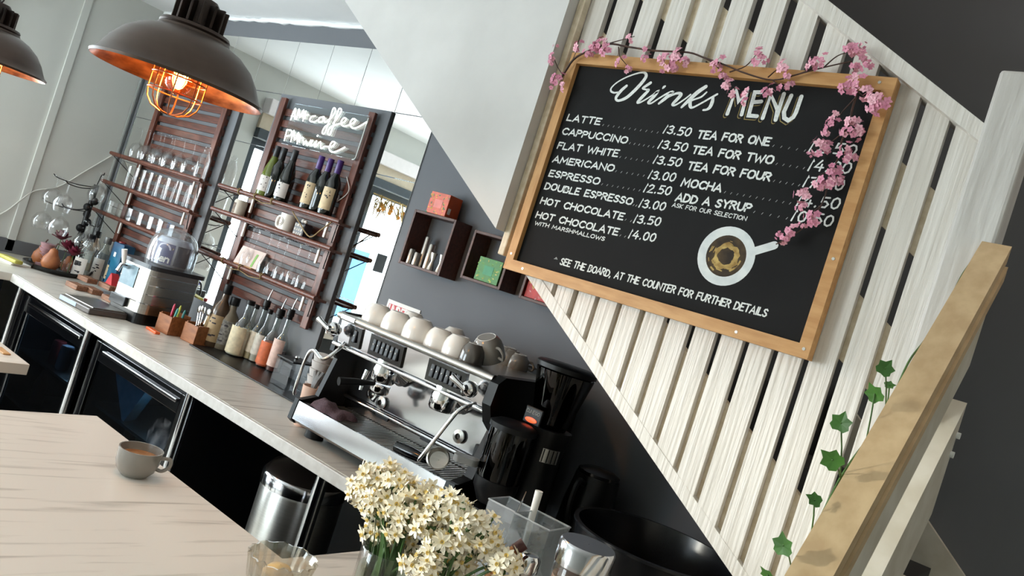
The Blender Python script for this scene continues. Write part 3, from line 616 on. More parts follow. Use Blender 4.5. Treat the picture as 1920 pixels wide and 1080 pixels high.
# ================================================================== pendant lamps
def pendant(loc, label, first=None):
    t = thing('pendant_lamp', label, 'lamp', loc, 0, 'bronze cage pendants over the bar')
    R = .1825
    out = [(R+.004,-.004),(R+.006,.002),(R-.004,.010),(.172,.022),(.160,.045),(.140,.072),(.112,.094),(.080,.108),(.078,.114)]
    obj('lamp_shade', MB().lathe(out,48), M_bronze, t, rel=True)
    inn = [(R+.003,-.004),(R-.008,.008),(.168,.020),(.156,.043),(.136,.069),(.108,.090),(.03,.104),(.0,.104)]
    obj('shade_lining', MB().lathe(inn,48), M_copper, t, rel=True)
    obj('collar', MB().lathe([(.0,.113),(.074,.113),(.078,.119),(.074,.126),(.056,.130),(.0,.130)],36), M_iron, t, rel=True)
    m = MB().lathe([(0,.13),(.036,.13),(.036,.185),(.028,.195),(.0,.197)],24)
    for i in range(14):
        a = 2*PI*i/14; Mx = Matrix.Rotation(a,4,'Z'); m.box(.030,.058,-.003,.003,.13,.182,.001,M=Mx); 
    obj('finned_cap', m, M_iron, t, rel=True)
    m = MB(); wr = .0019; cr_ = .058
    for i in range(8):
        a = 2*PI*i/8+.2; pr = [(cr_,.05),(cr_,.01),(cr_,-.03),(cr_*.93,-.05),(cr_*.72,-.066),(cr_*.35,-.075),(.0,-.077)]
        m.tube([(r*math.cos(a),r*math.sin(a),z) for r,z in pr],wr,6)
    for z in (.006,-.030): m.tube([(cr_*math.cos(2*PI*k/28),cr_*math.sin(2*PI*k/28),z) for k in range(28)],wr,6,closed=True)
    obj('wire_cage', m, M_cage, t, rel=True)
    obj('bulb', MB().lathe([(.012,.06),(.014,.045),(.026,.028),(.031,.008),(.027,-.012),(.014,-.026),(0,-.029)],24), glass('amber_bulb_glass','#ffdca0',.8,.05,.5), t, rel=True)
    m = MB()
    for k in range(4):
        a = k*PI/2; m.tube([(.008*math.cos(a),.008*math.sin(a),.04),(.013*math.cos(a+.4),.013*math.sin(a+.4),.01),(.006*math.cos(a+.8),.006*math.sin(a+.8),-.012)],.0016,5)
    obj('filament', m, mat('glowing_filament','#ffb55a',.5,emit='#ffb04a',estr=220), t, rel=True)
    m = MB(); z = .20; k = 0
    while loc[2]+z < ZC-.012:
        Mx = Matrix.Translation((0,0,z+.012)) @ Matrix.Rotation(k*PI/2+.4,4,'Z')
        pts = [Mx @ Vector((.0085*math.cos(2*PI*j/12),0,.0135*math.sin(2*PI*j/12))) for j in range(12)]
        m.tube(pts,.0026,6,closed=True); z += .0205; k += 1
    obj('chain', m, M_iron, t, rel=True)
    obj('ceiling_rose', MB().lathe([(.0,0),(.045,0),(.05,-.012),(.03,-.03),(0,-.032)],24,(0,0,ZC-loc[2])), M_iron, t, rel=True)
    l = bpy.data.lights.new('bulb_light','POINT'); l.energy = 8; l.color = (1,.62,.28); l.shadow_soft_size = .028
    lo = bpy.data.objects.new('bulb_light',l); COL.objects.link(lo); lo.parent = t; lo.location = (0,0,-.004)
pendant((-1.774,.909,1.818),'whole bronze dome pendant lamp with a glowing caged bulb above the bar')
pendant((-3.065,.93,1.786),'bronze dome pendant lamp cut off by the top left corner of the view')

# ================================================================== slatted wall panels with shelves
def panel(x0, x1, zb0, zt, gx0, gx1, gzt, gzb, shelves, sx0, sx1, label, nm):
    t = thing('slatted_shelf_panel', label, 'shelf', ((x0+x1)/2,YB,zb0), 0, 'slatted wooden wall panels')
    obj('backing_board', MB().box(gx0,gx1,2.352,YB-.0005,gzb,gzt,.002), M_grey, t)
    z = zb0
    while z+.037 < zt: obj('slat', MB().box(x0+.004,x1-.014,2.336,2.3515,z,z+.037,.003), M_slat, t); z += .0575
    for a in (x0+.012,x1-.055): obj('stile', MB().box(a,a+.044,2.318,2.3355,zb0-.008,zt+.006,.003), M_stile, t)
    for i,zs in enumerate(shelves):
        s = obj('shelf', MB().box(sx0,sx1,2.252,2.3175,zs-.012,zs,.002), M_slat, t)
        obj('front_rail', MB().tube([(sx0-.004,2.248,zs+.002),(sx1+.004,2.248,zs+.002)],.011,10), M_stile, s)
        for a in (x0+.06,x1-.085): obj('bracket', MB().box(a,a+.014,2.306,2.3175,zs-.085,zs-.013,.003), M_cup, s, label='white metal bracket')
        for a in (sx0+.02,sx1-.02):
            b = x0+.02 if a < (x0+x1)/2 else x1-.02
            obj('brace_wire', MB().tube([(a,2.258,zs-.012),(b,2.315,zs-.095)],.0025,5), M_black, s)
    return t
S1 = (1.650,1.478,1.300); S2 = (1.655,1.533,1.310)
P1 = panel(-4.705,-3.945,1.165,2.164,-4.745,-3.887,2.195,.96,S1,-4.885,-3.865,'slatted mahogany panel with glass shelves nearest the corner, behind the pendant lamp',1)
P2 = panel(-3.528,-2.787,1.165,2.164,-3.575,-2.735,2.195,.96,S2,-3.68,-2.716,'slatted mahogany panel with the neon sign and wine bottles',2)
# twine wound on the second panel's rails
def twine(z, xs, label):
    m = MB()
    for x in xs:
        m.tube([(x+.010*math.sin(k*.7),2.248+.0135*math.cos(k*1.0),z+.002+.0135*math.sin(k*1.0)) for k in range(14)],.0032,6)
    for a,b in zip(xs[:-1],xs[1:]): m.tube([(a,2.248,z-.012),((a+b)/2,2.244,z-.02-.006*rnd.random()),(b,2.248,z-.012)],.0022,5)
    o = obj('jute_twine', m, M_twine); tag(o,label,'twine')
twine(1.655,(-3.5,-3.36,-3.22),'jute twine wound around the wine bottle shelf rail'); twine(1.310,(-3.45,-3.3,-3.12),'jute twine wound around the lowest rail of the neon sign panel')
m = MB().tube(smooth2([(-3.05,2.247,1.64),(-2.98,2.25,1.60),(-2.88,2.25,1.555),(-2.82,2.25,1.60),(-2.77,2.25,1.645)]),.003,6); o = obj('jute_twine',m,M_twine); tag(o,'loop of jute twine hanging at the right end of the wine bottle shelf','twine')

# neon sign
ns = thing('neon_sign','white neon sign reading AM caffee PM wine on clear acrylic','sign',(-3.16,2.306,1.9))
YN = 2.306
a,b = at(552,193,Y=YN),at(692,217,Y=YN); cz = at(664,300,Y=YN)
obj('acrylic_panel', MB().box(a.x,b.x,YN,YN+.005,cz.z,a.z,.002), M_glass2, ns)
obj('edge_glow_rod', MB().tube([(b.x,YN+.002,a.z-.01),(b.x,YN+.002,cz.z+.012),(b.x-.006,YN+.002,cz.z+.003),(b.x-.02,YN+.002,cz.z)],.0032,8), M_chalk, ns)  # neon light caught along the panel edge, drawn as a white rod
neon = mat('neon_tube_white','#ffffff',.4,emit='#f6fff4',estr=3.2)
def NP(x,y): p = at(400+x/4.153,160+y/4.153,Y=YN-.006); return (p.x,p.y,p.z)
def tubes(strokes, nm):
    m = MB()
    for s in strokes: m.tube(smooth2([NP(*p) for p in s],4),.0031,8)
    obj(nm, m, neon, ns)
tubes([[(602,272),(622,215),(640,180),(636,225),(636,265)],[(608,240),(638,240)],[(648,268),(668,185),(672,250),(704,192),(698,280)],[(690,238),(742,228)],[(722,198),(712,262)],
 [(795,238),(765,245),(752,275),(785,285),(812,270)],[(855,245),(826,255),(820,285),(850,280),(862,245),(866,285),(885,280)],[(880,282),(925,245),(952,195),(935,180),(905,270),(868,370),(848,368),(868,325),(905,300)],
 [(930,300),(975,240),(998,195),(978,185),(945,280),(910,380),(890,372),(910,330),(960,305)],[(960,305),(1015,288),(1035,262),(1015,255),(995,290),(1012,318),(1050,312)],[(1050,312),(1095,290),(1108,268),(1085,262),(1065,300),(1088,335),(1140,318),(1195,285)]],'neon_line')
tubes([[(552,432),(575,345)],[(575,345),(606,352),(604,385),(568,396)],[(602,442),(628,352),(632,425),(664,368),(652,458)],[(652,412),(700,408)],[(678,388),(670,445)],
 [(700,425),(702,462),(722,432),(732,468),(762,425)],[(775,425),(755,470),(790,455),(805,430)],[(808,398),(816,388)],[(805,430),(790,480),(835,440),(838,490),(868,475)],[(868,475),(925,475),(948,448),(925,440),(902,490),(925,520),(970,510),(1025,482)]],'neon_line')
o = obj('neon_cable', MB().tube(smooth2([(-2.84,2.31,1.86),(-2.80,2.312,1.80),(-2.86,2.312,1.74),(-2.95,2.312,1.72)]),.002,5), M_wire); tag(o,'thin white cable hanging below the neon sign','cable')

# ------------------------------------------------------------------ bottles
def bottle_parts(t, prof, body, cap=None, capm=None, label=None, labm=None, n=20, art=None):
    obj('body', MB().lathe(prof,n), body, t, rel=True)
    if cap: obj('cap', MB().lathe(cap,n), capm, t, rel=True)
    if label:
        r,z0,z1,w_ = label; lm = obj('label', MB().lathe([(r,z0),(r,z1)],14,a0=-PI/2+.4-w_,a1=-PI/2+.4+w_), labm, t, rel=True)
        lm.rotation_euler = (0,0,0)
        if art: obj('label_print', art(r), mat('label_ink','#2a2630',.6,var=.1), lm, rel=True)
WINE = [(0,0),(.031,0),(.0335,.006),(.0335,.150),(.030,.168),(.016,.195),(.0135,.205),(.0135,.262),(0,.262)]
WCAP = [(.0,.267),(.0138,.266),(.0145,.258),(.0145,.205),(.0138,.204)]
BURG = [(0,0),(.033,0),(.036,.006),(.036,.120),(.030,.155),(.018,.195),(.0138,.215),(.0138,.262),(0,.262)]
def ink(z, k):
    def f(r):
        m = MB(); rr = r+.0006
        for i in range(k):
            a = -PI/2+.4+rnd.uniform(-.35,.35); h = rnd.uniform(.006,.016); zz = z+rnd.uniform(-.03,.03); da = rnd.uniform(.05,.22)
            m.lathe([(rr,zz),(rr,zz+h*.5)],4,a0=a,a1=a+da)
        return m
    return f
green = mat('olive_bottle_glass','#5d6a1c',.08,var=.1,coat=.5); dark = mat('dark_bottle_glass','#101512',.06,var=.05,coat=.5)
purple = mat('purple_capsule','#4b2a78',.35,var=.06); capb = mat('black_capsule','#14161a',.4,var=.1)
labw = mat('grey_white_label','#cfcac6',.6,var=.03); labc = mat('cream_label','#cdb894',.6,var=.06,scale=80)
def shelf_at(px, py, z, y=2.284): p = at(px,py,Y=y); return (p.x,y,z)
wines = [(500,345,'g',2.284,'green white-wine bottle with white label, leftmost on the wine shelf'),(532,355,'d',2.284,'dark bottle with white label beside the green bottle'),(512,349,'b',2.300,'black-capped bottle behind the two white-label bottles'),
         (587,348,'p',2.284,'purple-capped red wine with cream label, left of the three'),(621,360,'p',2.284,'purple-capped red wine with cream label, right front of the three'),(604,354,'q',2.300,'purple-capped red wine standing behind the other two purple caps')]
for px,py,k,y,lab in wines:
    t = thing('wine_bottle', lab, 'bottle', shelf_at(px,py,1.6552,y), 0, 'wine bottles on the top shelf'); t.scale = (1.06,1.0,1.0)
    if k == 'g': bottle_parts(t,BURG,green,WCAP,capb,(.0366,.035,.11,1.0),labw,art=ink(.08,5))
    elif k == 'd': bottle_parts(t,BURG,dark,WCAP,capb,(.0366,.03,.10,1.0),labw,art=ink(.075,5))
    elif k == 'b': bottle_parts(t,WINE,dark,WCAP,capb)
    elif k == 'p': bottle_parts(t,WINE,dark,WCAP,purple,(.0341,.035,.135,.95),labc,art=ink(.09,9))
    else: bottle_parts(t,WINE,dark,WCAP,purple)

# mug, gift tin, jar, card on the lower shelves of the second panel
p = shelf_at(540,413,1.5332); t = thing('mug','white mug with round emblem on the middle shelf under the wine','mug',p)
obj('body', MB().lathe([(0,.002),(.03,0),(.036,.006),(.037,.088),(.034,.088),(.033,.01),(0,.008)],24), M_cup, t, rel=True)
obj('handle', MB().tube(smooth2([(-.036,-.006,.07),(-.060,-.01,.066),(-.064,-.012,.04),(-.056,-.01,.02),(-.035,-.006,.018)]),.0055,8), M_cup, t, rel=True)
m = MB(); 
for k in range(2): 
    rr = .02-.006*k; m.tube([(.0378*math.sin(-.1+rr/.037*math.cos(a*.314)),-.0378*math.cos(-.1+rr/.037*math.cos(a*.314)),.047+rr*math.sin(a*.314)) for a in range(20)],.0012,5,closed=True)
obj('emblem', m, mat('emblem_taupe','#9a8d7c',.6,var=.05), t, rel=True)
p = shelf_at(570,423,1.5332); t = thing('gift_tin','black lettered tin with pale writing beside the white mug','tin',p)
obj('body', MB().box(-.038,.038,-.024,.024,0,.07,.006), mat('black_tin','#26242e',.4,var=.1), t, rel=True)
m = MB()
for r in range(3):
    x = -.03
    while x < .027:
        w_ = rnd.uniform(.008,.018); m.box(x,min(x+w_,.03),-.0252,-.0243,.012+.019*r,.023+.019*r); x += w_+.004
obj('printed_words', m, mat('faded_print','#b9b4ae',.6,var=.1), t, rel=True); obj('bow', MB().sphere((-.012,0,.078),.011,10,6).sphere((.004,.002,.078),.009,10,6), M_paper, t, rel=True)
p = shelf_at(450,388,1.5332); t = thing('biscuit_jar','small jar with a brown round picture at the left end of the mug shelf','jar',p)
obj('body', MB().lathe([(0,0),(.03,0),(.032,.004),(.032,.075),(.026,.085),(0,.085)],20), mat('pale_jar','#cfc9bd',.3,var=.05), t, rel=True)
obj('picture', MB().lathe([(.0326,.015),(.0326,.066)],10,a0=-PI/2-.9,a1=-PI/2+.3), mat('owl_brown','#7c6653',.6,scale=60,col2='#4c3a2e'), t, rel=True)
p = shelf_at(462,487,1.3122,2.27); t = thing('price_card','pink and white card with a green strip on a small wooden stand','card',p,.25)
M1 = Matrix.Rotation(-.35,4,'X')
obj('card', MB().box(-.075,.075,-.002,.002,.012,.105,M=M1), mat('pale_pink_card','#e3cfc9',.7,var=.04,scale=60), t, rel=True); obj('green_strip', MB().box(.028,.040,-.0032,-.0022,.016,.085,M=M1), mat('green_strip','#8fbf6a',.6,var=.05), t, rel=True)
obj('stand', MB().box(-.055,.055,-.015,.015,0,.013,.002), M_pine, t, rel=True)

# ------------------------------------------------------------------ glassware
def glassware(kind):
    if kind == 'wine': return MB().lathe([(.001,0),(.033,.001),(.033,.003),(.006,.006),(.0035,.02),(.0035,.075),(.008,.082),(.030,.098),(.043,.125),(.044,.150),(.036,.190),(.0345,.190),(.0425,.150),(.0415,.126),(.029,.100),(.001,.086)],18)
    if kind == 'flute': return MB().lathe([(.001,0),(.032,.001),(.032,.003),(.005,.006),(.003,.02),(.003,.105),(.012,.118),(.023,.145),(.025,.17),(.022,.205),(.021,.205),(.024,.17),(.022,.147),(.001,.112)],16)
    if kind == 'tall': return MB().lathe([(.001,0),(.025,0),(.027,.004),(.033,.135),(.0315,.135),(.026,.010),(.001,.008)],18)
    if kind == 'tumbler': return MB().lathe([(.001,0),(.030,0),(.034,.004),(.037,.082),(.0345,.082),(.032,.012),(.001,.01)],9,smooth=False)
    if kind == 'balloon': return MB().lathe([(.001,0),(.034,.001),(.034,.003),(.005,.006),(.0035,.02),(.0035,.06),(.01,.066),(.038,.085),(.052,.115),(.052,.135),(.042,.165),(.0405,.165),(.0505,.134),(.0505,.116),(.037,.087),(.001,.07)],20)
GM = {k: None for k in ('wine','flute','tall','tumbler','balloon')}
def put_glass(kind, loc, label, group, flip=False, rot=None):
    nm = {'wine':'wine_glass','flute':'champagne_flute','tall':'tall_glass','tumbler':'cut_tumbler','balloon':'balloon_glass'}[kind]
    if GM[kind] is None:
        mb = glassware(kind); o = obj(nm, mb, M_glass); GM[kind] = o.data
    else: o = bpy.data.objects.new(nm, GM[kind]); COL.objects.link(o)
    o.location = loc; o.rotation_euler = rot or ((PI,0,0) if flip else (0,0,0)); tag(o, label, 'glass', group); return o
pk = [(258,276),(279.5,281),(301,286),(320,292),(338,298),(357,303)]
for i,(px,py) in enumerate(pk):
    p = at(px,py,Y=2.281); put_glass('wine',(p.x,2.281,S1[0]+.1905),'upturned wine glass on the top shelf by the corner, %s from the left in front'%ORD[i],'upturned wine glasses on the top shelf',True)
for i,(px,py) in enumerate(((269,279),(290,284),(311,290))):
    p = at(px,py,Y=2.30); o = put_glass('wine',(p.x,2.315,S1[0]+.1905),'upturned wine glass squeezed in behind the front row, %s from the left'%ORD[i],'upturned wine glasses on the top shelf',True)
    o.location.y = 2.312
m = MB()
for px,py in pk:
    p = at(px,py,Y=2.281); m.lathe([(.0385,0),(.0385,.016)],5,(p.x,2.281,S1[0]+.035),a0=-PI/2-.75,a1=-PI/2-.35)
p = at(384,298,Y=2.284); t = thing('glass_carafe','tall clear carafe with a round stopper at the right end of the top glass shelf','carafe',(p.x,2.284,S1[0]+.0002))
obj('body', MB().lathe([(.001,0),(.032,0),(.034,.004),(.034,.12),(.022,.145),(.016,.155),(.018,.162),(.015,.162),(.020,.143),(.0325,.118),(.0325,.006),(.001,.004)],20), M_glass, t, rel=True); obj('stopper', MB().sphere((0,0,.178),.015,12,8), M_glass, t, rel=True)
for i,(px,py) in enumerate(((245,333),(260,337),(273,341),(286,346),(302,351),(319,357),(342,364),(361,370))):
    p = at(px,py,Y=2.284); put_glass('tall',(p.x,2.284,S1[1]+.0002),'tall straight glass on the middle shelf by the corner, %s from the left'%ORD[i],'tall glasses on the middle shelf')
for i,(px,py) in enumerate(((212,395),(229,400),(248,406),(270,408),(290,412),(308,418),(330,424))):
    p = at(px,py,Y=2.284); put_glass('tumbler',(p.x,2.284,S1[2]+.0002),'cut tumbler on the lowest shelf by the corner, %s from the left'%ORD[i],'cut tumblers on the lowest shelf')
rk = MB()
for i,(px,py) in enumerate(((477,431),(487,435),(510.5,442),(527,445),(544,446.4),(566,456),(585.5,461.7))):
    y = 2.272 if i % 2 == 0 else 2.300
    p = at(px,py,Y=y); put_glass('flute',(p.x,y,S2[1]-.016),'stemmed flute hanging foot-up under the mug shelf, %s from the left'%ORD[i],'flutes hanging under the mug shelf',True)
    for s in (-1,1): rk.tube([(p.x+s*.008,2.255,S2[1]-.0195),(p.x+s*.008,2.316,S2[1]-.0195)],.0015,5)
obj('hanging_rack', rk, M_black, P2)

# ------------------------------------------------------------------ three box shelves, tins and shakers
def boxshelf(x0, x1, z0, z1, label):
    Y0 = 2.27; e = .011; t = thing('box_shelf', label, 'shelf', ((x0+x1)/2,YB,z0), 0, 'walnut box shelves on the grey wall')
    obj('side', MB().box(x0,x0+e,Y0,YB-.001,z0,z1,.0015), M_box, t); obj('side', MB().box(x1-e,x1,Y0,YB-.001,z0,z1,.0015), M_box, t)
    obj('top', MB().box(x0+e,x1-e,Y0,YB-.001,z1-e,z1,.0015), M_box, t); obj('bottom', MB().box(x0+e,x1-e,Y0,YB-.001,z0,z0+e,.0015), M_box, t)
boxshelf(-2.325,-2.090,1.569,1.797,'largest walnut box shelf holding silver shakers, left of the three')
boxshelf(-1.986,-1.787,1.590,1.780,'middle walnut box shelf holding the green tea box')
boxshelf(-1.695,-1.535,1.586,1.735,'smallest walnut box shelf with the red box, half hidden by the stair slats')
def teabox(cx, z, w_, d, h, cols, label, y0=2.285, nm='tea_box'):
    t = thing(nm, label, 'box', (cx,y0+d/2,z))
    f,s,ac1,ac2,pl = cols
    obj('carton', MB().box(-w_/2,w_/2,-d/2,d/2,0,h,.002), mat('carton_'+s[1:],s,.5,var=.08), t, rel=True)
    obj('front_print', MB().box(-w_/2+.001,w_/2-.001,-d/2-.0008,-d/2-.0001,.001,h-.001), mat('print_'+f[1:],f,.5,var=.1,scale=60), t, rel=True)
    m1 = MB(); m2 = MB()
    for i in range(46):
        u = rnd.uniform(-.48,.48); v = rnd.uniform(.02,.95)
        if abs(u) < .25 and .2 < v < .8: continue
        m = m1 if rnd.random() < .5 else m2; a = rnd.uniform(0,6.28)
        m.petal((u*w_*.92,-d/2-.0012-.0004*rnd.random(),v*h*.93+.002),(math.cos(a),0,math.sin(a)),(0,-1,0),h*.12,h*.06,.02)
    obj('printed_flowers', m1, mat('fl_'+ac1[1:],ac1,.5,var=.1), t, rel=True); obj('printed_leaves', m2, mat('fl_'+ac2[1:],ac2,.5,var=.1), t, rel=True)
    obj('name_plate', MB().box(-w_*.2,w_*.2,-d/2-.0016,-d/2-.0009,h*.3,h*.68), mat('pl_'+pl[1:],pl,.5,var=.08), t, rel=True)
    return t
t = teabox(-2.215,1.7972,.105,.075,.088,('#e07058','#d8571f','#e6b04a','#3f8f5a','#e8857a'),'orange tea box with pink flowers standing on top of the largest box shelf',2.275)
obj('barcode', MB().box(.0526,.0532,-.03,-.014,.012,.036), M_paper, t, rel=True)
m = MB()
for i in range(14): m.petal((rnd.uniform(-.045,.045),rnd.uniform(-.03,.03),.0885),(rnd.uniform(-1,1),rnd.uniform(-1,1),0),(0,0,1),.016,.01,.1)
obj('printed_leaves', m, M_leaf, t, rel=True)
teabox(-1.872,1.6012,.115,.06,.090,('#4f8f4a','#3f7a40','#d8d07a','#7fae4a','#3f9a6a'),'green floral tea box inside the middle box shelf',2.282)
teabox(-1.617,1.5972,.13,.06,.10,('#c8322c','#b02424','#e8a0a0','#d8b04a','#d84038'),'red floral tea box in the smallest box shelf',2.282)
o = obj('leafy_sprig', MB().petal((-1.832,2.30,1.7805),(1,0,.6),(0,-1,.3),.03,.016).petal((-1.815,2.30,1.7805),(-.4,0,1),(0,-1,.3),.026,.014).petal((-1.80,2.31,1.7805),(.5,0,1),(0,-1,.3),.03,.014), M_leaf); tag(o,'green leafy sprig on top of the middle box shelf','plant')
for i,(px,h,r,k,lab) in enumerate(((768,.060,.013,'c','short silver shaker at the left inside the largest box shelf'),(779,.052,.013,'c','shortest silver shaker, second from the left in the box shelf'),(789,.125,.0135,'c','tallest silver shaker in the largest box shelf'),(800,.10,.0135,'c','tall silver shaker right of the tallest one'),(808,.07,.014,'h','waisted silver measure in the largest box shelf'),(823,.072,.012,'h','slim waisted silver piece at the right inside the box shelf'))):
    y = 2.30 if i != 2 else 2.325
    p = at(px,485+ (px-768)*.33,Y=y); prof = [(.0005,0),(r,0),(r,h-.004),(r*.85,h),(.0005,h)] if k == 'c' else [(.0005,0),(r*1.05,0),(r*.45,h*.5),(r*1.05,h),(r*.95,h),(r*.4,h*.55),(.0005,h*.5)]
    o = obj('silver_shaker' if k == 'c' else 'jigger_measure', MB().lathe(prof,18), M_brush); o.location = (p.x,y,1.5802); tag(o,lab,'shaker','silver shakers in the box shelf')
# red notice on the wall
a,b,c_ = at(729,560,Y=2.366),at(790,578,Y=2.366),at(783,606,Y=2.366)
t = thing('wall_notice','red and white notice reading UNDER on the grey wall behind the cups','sign',(a.x,2.366,c_.z-.08))
z0 = c_.z-.075
obj('sheet', MB().box(a.x,b.x,2.3655,2.3695,z0,a.z,.001), M_paper, t); obj('red_field', MB().box(a.x+.013,b.x-.013,2.3648,2.3654,z0+.012,a.z-.016), M_red, t)
m = MB(); letters(m,'UNDER',(a.x+.020,a.z-.064),(b.x-.062,a.z-.064),.042,F3(2.3645),.0036,slant=0,gap=.3); m.add([(b.x-.048,2.3645,a.z-.064),(b.x-.020,2.3645,a.z-.064),(b.x-.034,2.3645,a.z-.026)],[(0,1,2)])
obj('lettering', m, M_paper, t)
o = obj('fairy_light_cable', MB().tube(smooth2([(-5.04,1.66,1.03),(-5.04,1.84,1.123),(-5.04,1.962,1.293),(-5.04,2.09,1.365),(-5.04,2.218,1.512),(-5.04,2.327,1.638)]),.004,6), M_wire); tag(o,'thin pale cable looping across the left wall to the corner','cable')
o = obj('corner_conduit', MB().tube([(-5.03,2.35,2.48),(-5.03,2.35,1.3),(-5.02,2.345,1.24),(-5.02,2.345,.93)],.010,8), mat('grey_conduit','#8f928f',.5,var=.04)); tag(o,'grey cable conduit running down the corner of the room','conduit')

# ================================================================== things on the back counter, from the corner to the right
CT = .9202
def on(px, py, dz=0): p = at(px,py,Z=.92); return (p.x,p.y,CT+dz)
def lathe_part(name, prof, m, t, n=24, **k): return obj(name, MB().lathe(prof,n,**k), m, t, rel=True)
# till end: phone, stack, notebook
t = thing('card_machine','dark card machine with a blue dome at the far left end of the counter','machine',(-4.86,1.70,CT))
obj('body', MB().box(-.09,.06,-.05,.05,0,.05,.008), M_blackg, t, rel=True); obj('screen', MB().box(-.07,.0,-.045,.02,.0501,.056,.002), M_steel, t, rel=True)
obj('blue_dome', MB().sphere((-.03,0,.085),.04,16,9,(1,1,.8)), mat('blue_gloss','#3a3f9a',.2,var=.1), t, rel=True); obj('cord', MB().tube(smooth2([(.05,.03,.03),(.08,.05,.10),(.10,.03,.09),(.09,.01,.02),(.12,.05,.006),(.2,.14,.006)]),.006,6), M_dcable, t, rel=True)
t = thing('sweet_jar','pink ribbed stack of paper cups beside the notebook','cups',(-4.72,2.0,CT))
m = MB()
for k in range(5): m.lathe([(.03,.028*k),(.038,.028*k+.022),(.040,.028*k+.026),(.03,.028*k+.028)],18)
m.lathe([(0,.14),(.03,.14)],18); obj('paper_cups', m, mat('dusty_pink','#b58f94',.5,var=.12,scale=50), t, rel=True)
t = thing('notebook','white notebook with a yellow-green pencil case on the corner of the counter','notebook',(-4.66,1.83,CT),.2)
obj('pages', MB().box(-.09,.07,-.05,.06,0,.012,.002), M_paper, t, rel=True); o = obj('pencil_case', MB().box(-.07,.09,-.045,.0,.0122,.032,.006), mat('mustard_case','#b3ac4e',.5,var=.06), t, rel=True)
o = obj('charging_cable', MB().tube(smooth2([(-4.8,2.0,.928),(-4.72,2.1,.928),(-4.66,2.16,.95),(-4.60,2.2,.94),(-4.75,2.33,1.02)]),.007,6), M_dcable); tag(o,'black charging cable lying behind the pink paper cups','cable')
# dark tray with pears and burgundy flowers
p = on(98,508); t = thing('round_tray','dark round tray carrying gourds and burgundy flowers','tray',p)
lathe_part('dish',[(0,.0),(.13,.0),(.15,.012),(.155,.028),(.148,.028),(.14,.014),(0,.012)],M_blackg,t,40)
gourd = mat('orange_gourd','#a8683f',.5,scale=18,col2='#8a4f2c',bump=.1)
for dx,dy,s,lab in ((-.07,-.05,1.,'orange gourd on the left of the dark round tray'),(.075,-.055,1.05,'orange gourd on the right of the dark round tray'),(.02,.06,.8,'small orange gourd at the back of the dark round tray')):
    g = thing('gourd',lab,'gourd',(p[0]+dx,p[1]+dy,p[2]+.0135),0,'gourds on the round tray')
    lathe_part('body',[(.001,0),(.03*s,.004),(.046*s,.03*s),(.042*s,.06*s),(.024*s,.088*s),(.018*s,.108*s),(.001,.118*s)],gourd,g); obj('stalk', MB().tube([(0,0,.115*s),(.006,0,.135*s),(.014,.002,.145*s)],.004,6), M_twig, g, rel=True)
burg = mat('burgundy_petal','#6f1c34',.6,var=.14,scale=40)
for i,(dx,dy,h) in enumerate(((-.09,.03,.16),(-.02,.0,.17),(.05,.015,.13),(.11,.03,.11))):
    g = thing('bud_vase','small glass bud vase with burgundy bloom on the round tray, %s from the left'%ORD[i],'vase',(p[0]+dx,p[1]+dy,p[2]+.0135),0,'bud vases with burgundy blooms')
    lathe_part('glass',[(.001,0),(.016,0),(.019,.004),(.019,.05),(.010,.062),(.011,.07),(.009,.07)],M_glass,g,14); obj('stem', MB().tube([(0,0,.008),(.003,0,h)],.002,5), M_stem, g, rel=True)
    m = MB()
    for k in range(16):
        a = k*2.4; e = .25+.07*k; m.petal((.003,0,h),(math.cos(a)*math.sin(e),math.sin(a)*math.sin(e),math.cos(e)),(math.cos(a)*-math.cos(e),math.sin(a)*-math.cos(e),math.sin(e)+.2),.055,.035,.25)
    obj('bloom', m, burg, g, rel=True)
# black glass tree with hanging globes
TY = 2.12
a_,b_ = at(140,420,Y=TY),at(168,343,Y=TY)
t = thing('glass_tree','black metal stand with branching arms holding balloon glasses in the corner','stand',(a_.x,TY+.05,CT))
zt_ = b_.z-CT; pole = MB().tube([(0,0,.012),(0,0,zt_)],.015,10)
for k in range(11): pole.sphere((.016*math.cos(k*2.2),.016*math.sin(k*2.2),.05+k*(zt_-.06)/11),.021,8,6,(1.25,1,1.1))
obj('pole', pole, M_black, t, rel=True); lathe_part('base',[(0,0),(.055,0),(.055,.008),(.02,.014),(0,.014)],M_black,t,28)
arms = [((108,340),1),((128,352),1),((88,385),0),((120,395),0),((192,335),1),((165,425),0),((180,432),0)]
m = MB(); glasses_ = []
for i,((px,py),_) in enumerate(arms):
    g = at(px,py,Y=(1.98 if px < 150 else 2.16)+(-.05 if i%2 else .0)); z = g.z-CT; lx,ly = g.x-a_.x,g.y-TY-.05
    m.tube(smooth2([(0,0,min(zt_-.01,z+.03)),(lx*.5,ly*.5,z+.015),(lx,ly,z+.02),(lx*1.15,ly*1.15,z+.035)]),.003,6); glasses_.append((g.x,g.y,g.z+.0))
obj('arm', m, M_black, t, rel=True)
for i,g in enumerate(glasses_):
    put_glass('balloon',(g[0],g[1],g[2]+.03),'balloon glass on the black corner stand, %s'%['at the upper left','next to the upper left one','at the far left middle','left of the pole in the middle','at the upper right','at the lower right','lowest beside the bottles'][i],'balloon glasses on the black stand',True)
